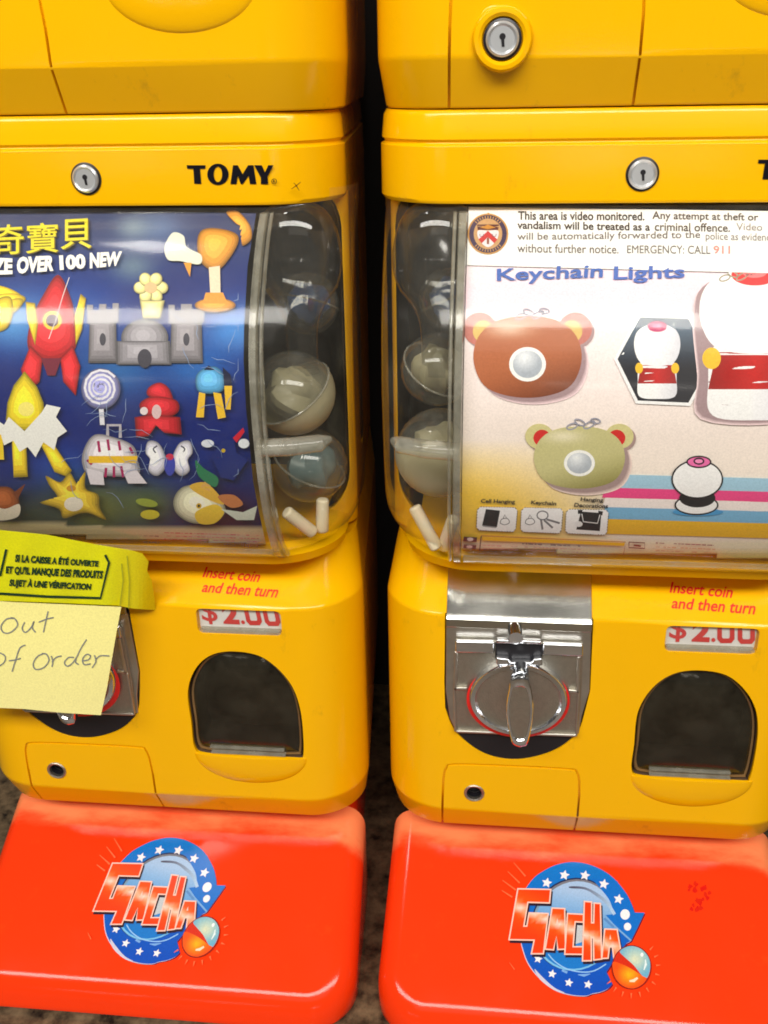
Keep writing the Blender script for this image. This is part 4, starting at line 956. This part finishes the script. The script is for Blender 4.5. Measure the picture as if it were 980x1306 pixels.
# white toy lantern with magenta slats, on two feet
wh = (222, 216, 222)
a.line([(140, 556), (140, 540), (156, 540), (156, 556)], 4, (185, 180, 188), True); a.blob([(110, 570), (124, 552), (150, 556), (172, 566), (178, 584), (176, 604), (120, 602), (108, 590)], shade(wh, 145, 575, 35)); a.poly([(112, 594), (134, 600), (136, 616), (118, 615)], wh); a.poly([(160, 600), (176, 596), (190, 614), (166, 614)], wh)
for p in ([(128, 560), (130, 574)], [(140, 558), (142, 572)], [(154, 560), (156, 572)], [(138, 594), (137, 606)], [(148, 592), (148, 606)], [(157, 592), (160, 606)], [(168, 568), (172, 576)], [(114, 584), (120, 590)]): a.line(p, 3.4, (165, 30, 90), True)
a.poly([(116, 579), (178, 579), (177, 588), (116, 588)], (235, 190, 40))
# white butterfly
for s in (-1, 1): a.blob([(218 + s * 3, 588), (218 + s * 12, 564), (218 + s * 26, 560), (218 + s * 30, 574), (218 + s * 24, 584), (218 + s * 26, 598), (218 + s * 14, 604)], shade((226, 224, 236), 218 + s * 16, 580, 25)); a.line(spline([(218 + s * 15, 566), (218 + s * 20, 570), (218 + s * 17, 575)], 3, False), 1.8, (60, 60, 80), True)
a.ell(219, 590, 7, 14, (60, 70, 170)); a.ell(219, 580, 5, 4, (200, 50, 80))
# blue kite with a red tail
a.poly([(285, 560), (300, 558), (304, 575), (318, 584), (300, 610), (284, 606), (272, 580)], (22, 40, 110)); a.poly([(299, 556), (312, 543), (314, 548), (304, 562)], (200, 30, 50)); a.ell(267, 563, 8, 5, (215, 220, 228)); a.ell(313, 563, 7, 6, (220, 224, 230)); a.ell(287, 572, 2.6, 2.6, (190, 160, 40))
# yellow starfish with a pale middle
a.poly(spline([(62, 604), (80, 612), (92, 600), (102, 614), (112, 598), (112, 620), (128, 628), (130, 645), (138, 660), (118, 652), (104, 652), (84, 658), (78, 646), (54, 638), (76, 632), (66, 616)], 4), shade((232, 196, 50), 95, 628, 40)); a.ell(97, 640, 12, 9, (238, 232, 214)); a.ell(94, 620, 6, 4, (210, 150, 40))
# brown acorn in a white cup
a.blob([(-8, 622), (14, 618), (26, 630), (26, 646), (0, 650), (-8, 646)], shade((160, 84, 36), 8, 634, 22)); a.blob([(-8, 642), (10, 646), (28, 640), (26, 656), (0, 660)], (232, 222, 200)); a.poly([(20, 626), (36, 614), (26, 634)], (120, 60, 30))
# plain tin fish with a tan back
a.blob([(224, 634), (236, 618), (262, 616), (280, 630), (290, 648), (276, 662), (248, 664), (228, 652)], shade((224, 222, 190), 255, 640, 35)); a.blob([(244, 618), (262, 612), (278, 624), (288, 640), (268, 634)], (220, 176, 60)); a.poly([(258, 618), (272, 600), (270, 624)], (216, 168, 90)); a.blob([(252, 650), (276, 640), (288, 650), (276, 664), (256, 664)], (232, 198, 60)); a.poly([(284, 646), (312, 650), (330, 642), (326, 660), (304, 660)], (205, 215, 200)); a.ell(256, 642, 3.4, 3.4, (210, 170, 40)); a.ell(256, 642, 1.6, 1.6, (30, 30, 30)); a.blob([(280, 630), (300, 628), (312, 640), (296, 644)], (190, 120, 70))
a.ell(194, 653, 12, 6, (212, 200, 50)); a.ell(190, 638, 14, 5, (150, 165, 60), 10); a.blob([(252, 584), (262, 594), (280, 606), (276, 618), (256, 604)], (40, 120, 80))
# creases in the print
for k in range(40):
    x, y = rnd.choice(((290, 560), (250, 540), (160, 540), (90, 600), (180, 600), (270, 450), (300, 400))); x += rnd.uniform(-35, 35); y += rnd.uniform(-45, 45); pts = [(x, y)]
    x = min(x, 300); pts = [(x, y)]; an = rnd.uniform(0, 6.28)
    for j in range(4): an += rnd.uniform(-.7, .7); x = min(306, x + 8 * math.cos(an)); y = min(662, y + 8 * math.sin(an)); pts.append((x, y))
    a.line(pts, [.3, .8, .6, .5, .2], (140, 160, 195), True)
a.line(spline([(92, 352), (84, 375), (76, 402), (66, 430)], 4, False), 1, (225, 215, 215), True)
# lettering
for ch, x0, x1, y0, y1 in (('奇', -5, 34, 286, 323), ('寶', 37, 78, 284, 321), ('貝', 81, 120, 279, 316)):
    a.text(ch, ((x0 + 1.6, y0 + 1.2), (x1 + 1.6, y0 - .8), (x1 + 1.6, y1), (x0 + 1.6, y1 + 2)), (120, 105, 30), .012, True)
    a.text(ch, ((x0, y0), (x1, y0 - 2), (x1, y1 - 1), (x0, y1 + 1)), (232, 218, 50), .006)
def wob(q, t): a.text(t, q, (250, 248, 240), .055, True)
wob(((-6, 327), (20, 328), (20, 348), (-6, 349)), 'ZE'); wob(((26, 326), (74, 324), (72, 344), (25, 348)), 'OVER'); wob(((79, 324), (112, 322), (113, 341), (80, 343)), '100'); wob(((118, 321), (159, 319), (156, 337), (118, 341)), 'NEW')
microtext(-60, 676, 100, 690, 3, (110, 90, 40), .02); microtext(212, 676, 332, 684, 3, (190, 90, 90), .03); microtext(186, 680, 206, 688, 2, (90, 70, 60), .03)
x = 288
while x < 330:
    w = rnd.uniform(.8, 2.2); a.poly([(x, 690), (x + w, 690.1), (x + w, 699), (x, 698.9)], (190, 110, 60), True); x += w + rnd.uniform(.8, 2)
pl_ = a.build('display_poster', surf_globe(XL, .0125), M['print'], None, 6, .0003, .00002, lift=.0010, gain=1.0)
pl_.location = (XL, 0, ZB); tag(pl_, 'dark blue poster crowded with small colourful toys under yellow Chinese characters', 'poster')

# ================================================================== CAPSULES
def capsule(x, y, z, r, xc, label, cup=None, toy=None, tilt=(0, 0, 0)):
    t = thing('toy_capsule', (xc + x, y, z), label, 'capsule', 'toy capsules inside the windows')
    def dome(up, rr, th=0):
        b = bmesh.new(); bmesh.ops.create_uvsphere(b, u_segments=32, v_segments=16, radius=rr)
        bmesh.ops.bisect_plane(b, geom=b.verts[:] + b.edges[:] + b.faces[:], plane_co=(0, 0, 0), plane_no=(0, 0, 1 if up else -1), clear_inner=True)
        return b
    o1 = obj('capsule_dome', dome(True, r), M['capsule'], t, True)
    o2 = obj('capsule_cup', dome(False, r * 1.015), cup or M['capsule'], t, True)
    b = bmesh.new(); tube(b, [(r * 1.01 * math.cos(k * math.pi / 16), r * 1.01 * math.sin(k * math.pi / 16), 0) for k in range(33)], r * .03, 6, False); o3 = obj('capsule_rim', b, M['strip'], t, True)
    parts = [o1, o2, o3]
    if toy:
        b = bmesh.new(); bmesh.ops.create_icosphere(b, subdivisions=3, radius=r * .62)
        for v in b.verts:
            n = v.co.normalized(); v.co *= 1 + .22 * math.sin(5 * n.x + 3 * n.z + x * 60) * math.cos(4 * n.y + z * 40)
        parts.append(obj('folded_toy', b, toy, t, True))
    for p in parts: p.rotation_euler = tilt
    return t
capsule(.196, .085, -.238, .036, XL, 'clear capsule holding a dark blue toy, highest one beside the blue poster', None, M['blue'], (-.4, .2, 0))
capsule(.190, .006, -.318, .046, XL, 'cloudy cream capsule level with the latch beside the blue poster', M['cup'], M['cup'], (.35, -.5, 0))
capsule(.200, .030, -.412, .043, XL, 'clear capsule with a grey blue toy, lowest beside the blue poster', None, M['teal'], (.2, .4, .3))
capsule(-.188, .080, -.232, .036, XR, 'clear capsule holding a blue toy, highest one beside the pink poster', None, M['blue'], (-.4, -.2, .6))
capsule(-.200, .034, -.298, .040, XR, 'clear capsule just above the latch beside the pink poster', None, M['cup'], (.35, .5, 0))
capsule(-.196, .006, -.384, .049, XR, 'large cream capsule under the latch beside the pink poster', M['cup'], M['cup'], (-.3, .2, .3))
def pegs(root, lst):
    for p, q in lst:
        b = bmesh.new(); tube(b, [(p[0], p[1], p[2] - ZB), ((p[0] + q[0]) / 2, (p[1] + q[1]) / 2, (p[2] + q[2]) / 2 - ZB), (q[0], q[1], q[2] - ZB)], .0072, 12); o = obj('hopper_peg', b, M['cream'], root, True); soften(o, .003, 3)
pegs(left, [((.185, -.045, -.437), (.212, -.030, -.470)), ((.222, -.020, -.432), (.220, -.022, -.472))])
pegs(right, [((-.222, -.030, -.434), (-.196, -.040, -.480)), ((-.178, -.045, -.440), (-.190, -.030, -.484))])

# ================================================================== NOTE AND TAPE on the left machine
def surf_tape(px, py, off):
    t = max(0, (px - 135) / 62); k = (py - 670) / 105
    Y = -.0740 + .019 * k + .024 * t * t * (.3 + k) - .002 * math.sin(px * .11) * k
    x, z = onY(px, py, Y, XL); return Vector((x, Y - off, z - ZB))
a = Art()
yt = (228, 226, 20)
out = [(-60, 668), (0, 676), (60, 682), (120, 694), (168, 702), (182, 706), (190, 716), (188, 728), (194, 740), (197, 760), (199, 778), (170, 776), (150, 772), (60, 768), (-60, 764)]
def tcol(x, y):
    c = mixc((248, 246, 24), (225, 225, 30), abs(math.sin(x * .05 + y * .03)) * .35); c = mixc(c, (245, 225, 20), (x - 140) / 50)
    return c
a.poly(out, tcol)
g = (32, 66, 40)
a.text("SI LA CAISSE A ÉTÉ OUVERTE", ((21, 704), (127, 713), (126, 722), (20, 716)), g, .045, True)
a.text("ET QU'IL MANQUE DES PRODUITS", ((9, 721), (133, 727), (131, 739), (8, 732)), g, .045, True)
a.text("SUJET À UNE VÉRIFICATION", ((14, 736), (118, 742), (116, 754), (12, 749)), g, .045, True)
a.line([(135, 707), (140, 717), (129, 762), (60, 760), (-2, 756)], 3, g, True); a.line([(9, 700), (1, 734)], 3, g, True)
for p in ([(156, 718), (158, 740), (154, 772)], [(163, 708), (166, 740), (165, 775)]): a.line(p, 1.5, (196, 196, 40), True)
tape = a.build('adhesive_tape', surf_tape, M['gloss'], None, 5, .0003, .0001, lift=.0012)
sol = tape.modifiers.new('thickness', 'SOLIDIFY'); sol.thickness = .0004
tape.location = (XL, 0, ZB); tag(tape, 'bright yellow tape with dark French lettering, stuck across the ledge below the blue poster', 'tape')
def surf_note(px, py, off):
    k = (py - 768) / 140; Y = -.058 - .016 * k * k - .006 * math.sin(k * 3.0) + .004 * k * max(0, (px - 90) / 60)
    x, z = onY(px, py, Y, XL); return Vector((x, Y - off, z - ZB))
a = Art()
a.poly([(-48, 764), (20, 768), (90, 771), (155, 774), (149, 806), (143, 840), (137, 876), (129, 912), (80, 909), (30, 904), (-60, 900)], lambda x, y: mixc((248, 238, 150), (250, 240, 160), (y - 768) / 140))
pc = (118, 122, 128)
def stroke(pts, w=1.5): a.line(spline(pts, 5, False), w, lambda x, y: mixc(pc, (180, 178, 150), .35 * abs(math.sin(x * .9 + y * .7))), True)
# out
stroke([(18, 788), (9, 789), (2, 798), (5, 806), (14, 806), (23, 797), (20, 789), (14, 787)])
stroke([(32, 793), (29, 801), (33, 806), (40, 800), (44, 792), (42, 800), (46, 806)]); stroke([(62, 779), (59, 792), (56, 806)]); stroke([(50, 793), (60, 789), (69, 787)])
# of
stroke([(-2, 832), (-10, 836), (-12, 846), (-4, 850), (6, 844), (7, 836), (0, 832)]); stroke([(33, 822), (26, 826), (21, 840), (16, 856)]); stroke([(12, 842), (20, 841), (27, 839)])
# order
stroke([(56, 833), (48, 837), (43, 846), (46, 853), (56, 851), (63, 842), (60, 834), (54, 833)]); stroke([(66, 836), (68, 843), (67, 850)]); stroke([(67, 844), (72, 838), (79, 836)])
stroke([(95, 838), (88, 838), (83, 844), (86, 849), (92, 846), (98, 838), (104, 826), (111, 815)]); stroke([(98, 838), (97, 844), (101, 847)]); stroke([(106, 842), (113, 841), (116, 836), (111, 834), (106, 840), (108, 847), (116, 846)]); stroke([(121, 835), (123, 843), (118, 851)]); stroke([(122, 842), (128, 836), (140, 836)])
note = a.build('paper_note', surf_note, M['paper'], None, 7, .0002, .00002, lift=.0009)
sol = note.modifiers.new('thickness', 'SOLIDIFY'); sol.thickness = .0004
note.location = (XL, 0, ZB); tag(note, 'pale yellow handwritten note saying out of order, hanging over the left coin dial', 'note')

for p_, lim in ((pr, .1690), (nt_, .1690), (pl_, .1745)):      # sheets are trimmed to the width of their window
    bm = bmesh.new(); bm.from_mesh(p_.data)
    for sg in (1, -1):
        bmesh.ops.bisect_plane(bm, geom=bm.verts[:] + bm.edges[:] + bm.faces[:], plane_co=Vector((sg * lim, 0, 0)), plane_no=Vector((sg, 0, 0)), clear_outer=True)
    bm.to_mesh(p_.data); bm.free()

# ------------------------------------------------------------------ bring everything from modelling units to metres
done = set()
for o in SC.objects:
    if o.type not in ('MESH', 'EMPTY'): continue
    if o.parent is None: o.location = (o.location.x * S, o.location.y * S, (o.location.z - ZF) * S)
    else: o.location = o.location * S
    if o.type == 'MESH':
        if o.data.name not in done: done.add(o.data.name); o.data.transform(Matrix.Scale(S, 4))
        for m in o.modifiers:
            if m.type == 'BEVEL': m.width *= S
            if m.type == 'SOLIDIFY': m.thickness *= S
SC.cycles.max_bounces = 10; SC.cycles.transparent_max_bounces = 24; SC.cycles.use_denoising = True
SC.cycles.pixel_filter_type = 'BLACKMAN_HARRIS'; SC.cycles.filter_width = 1.8
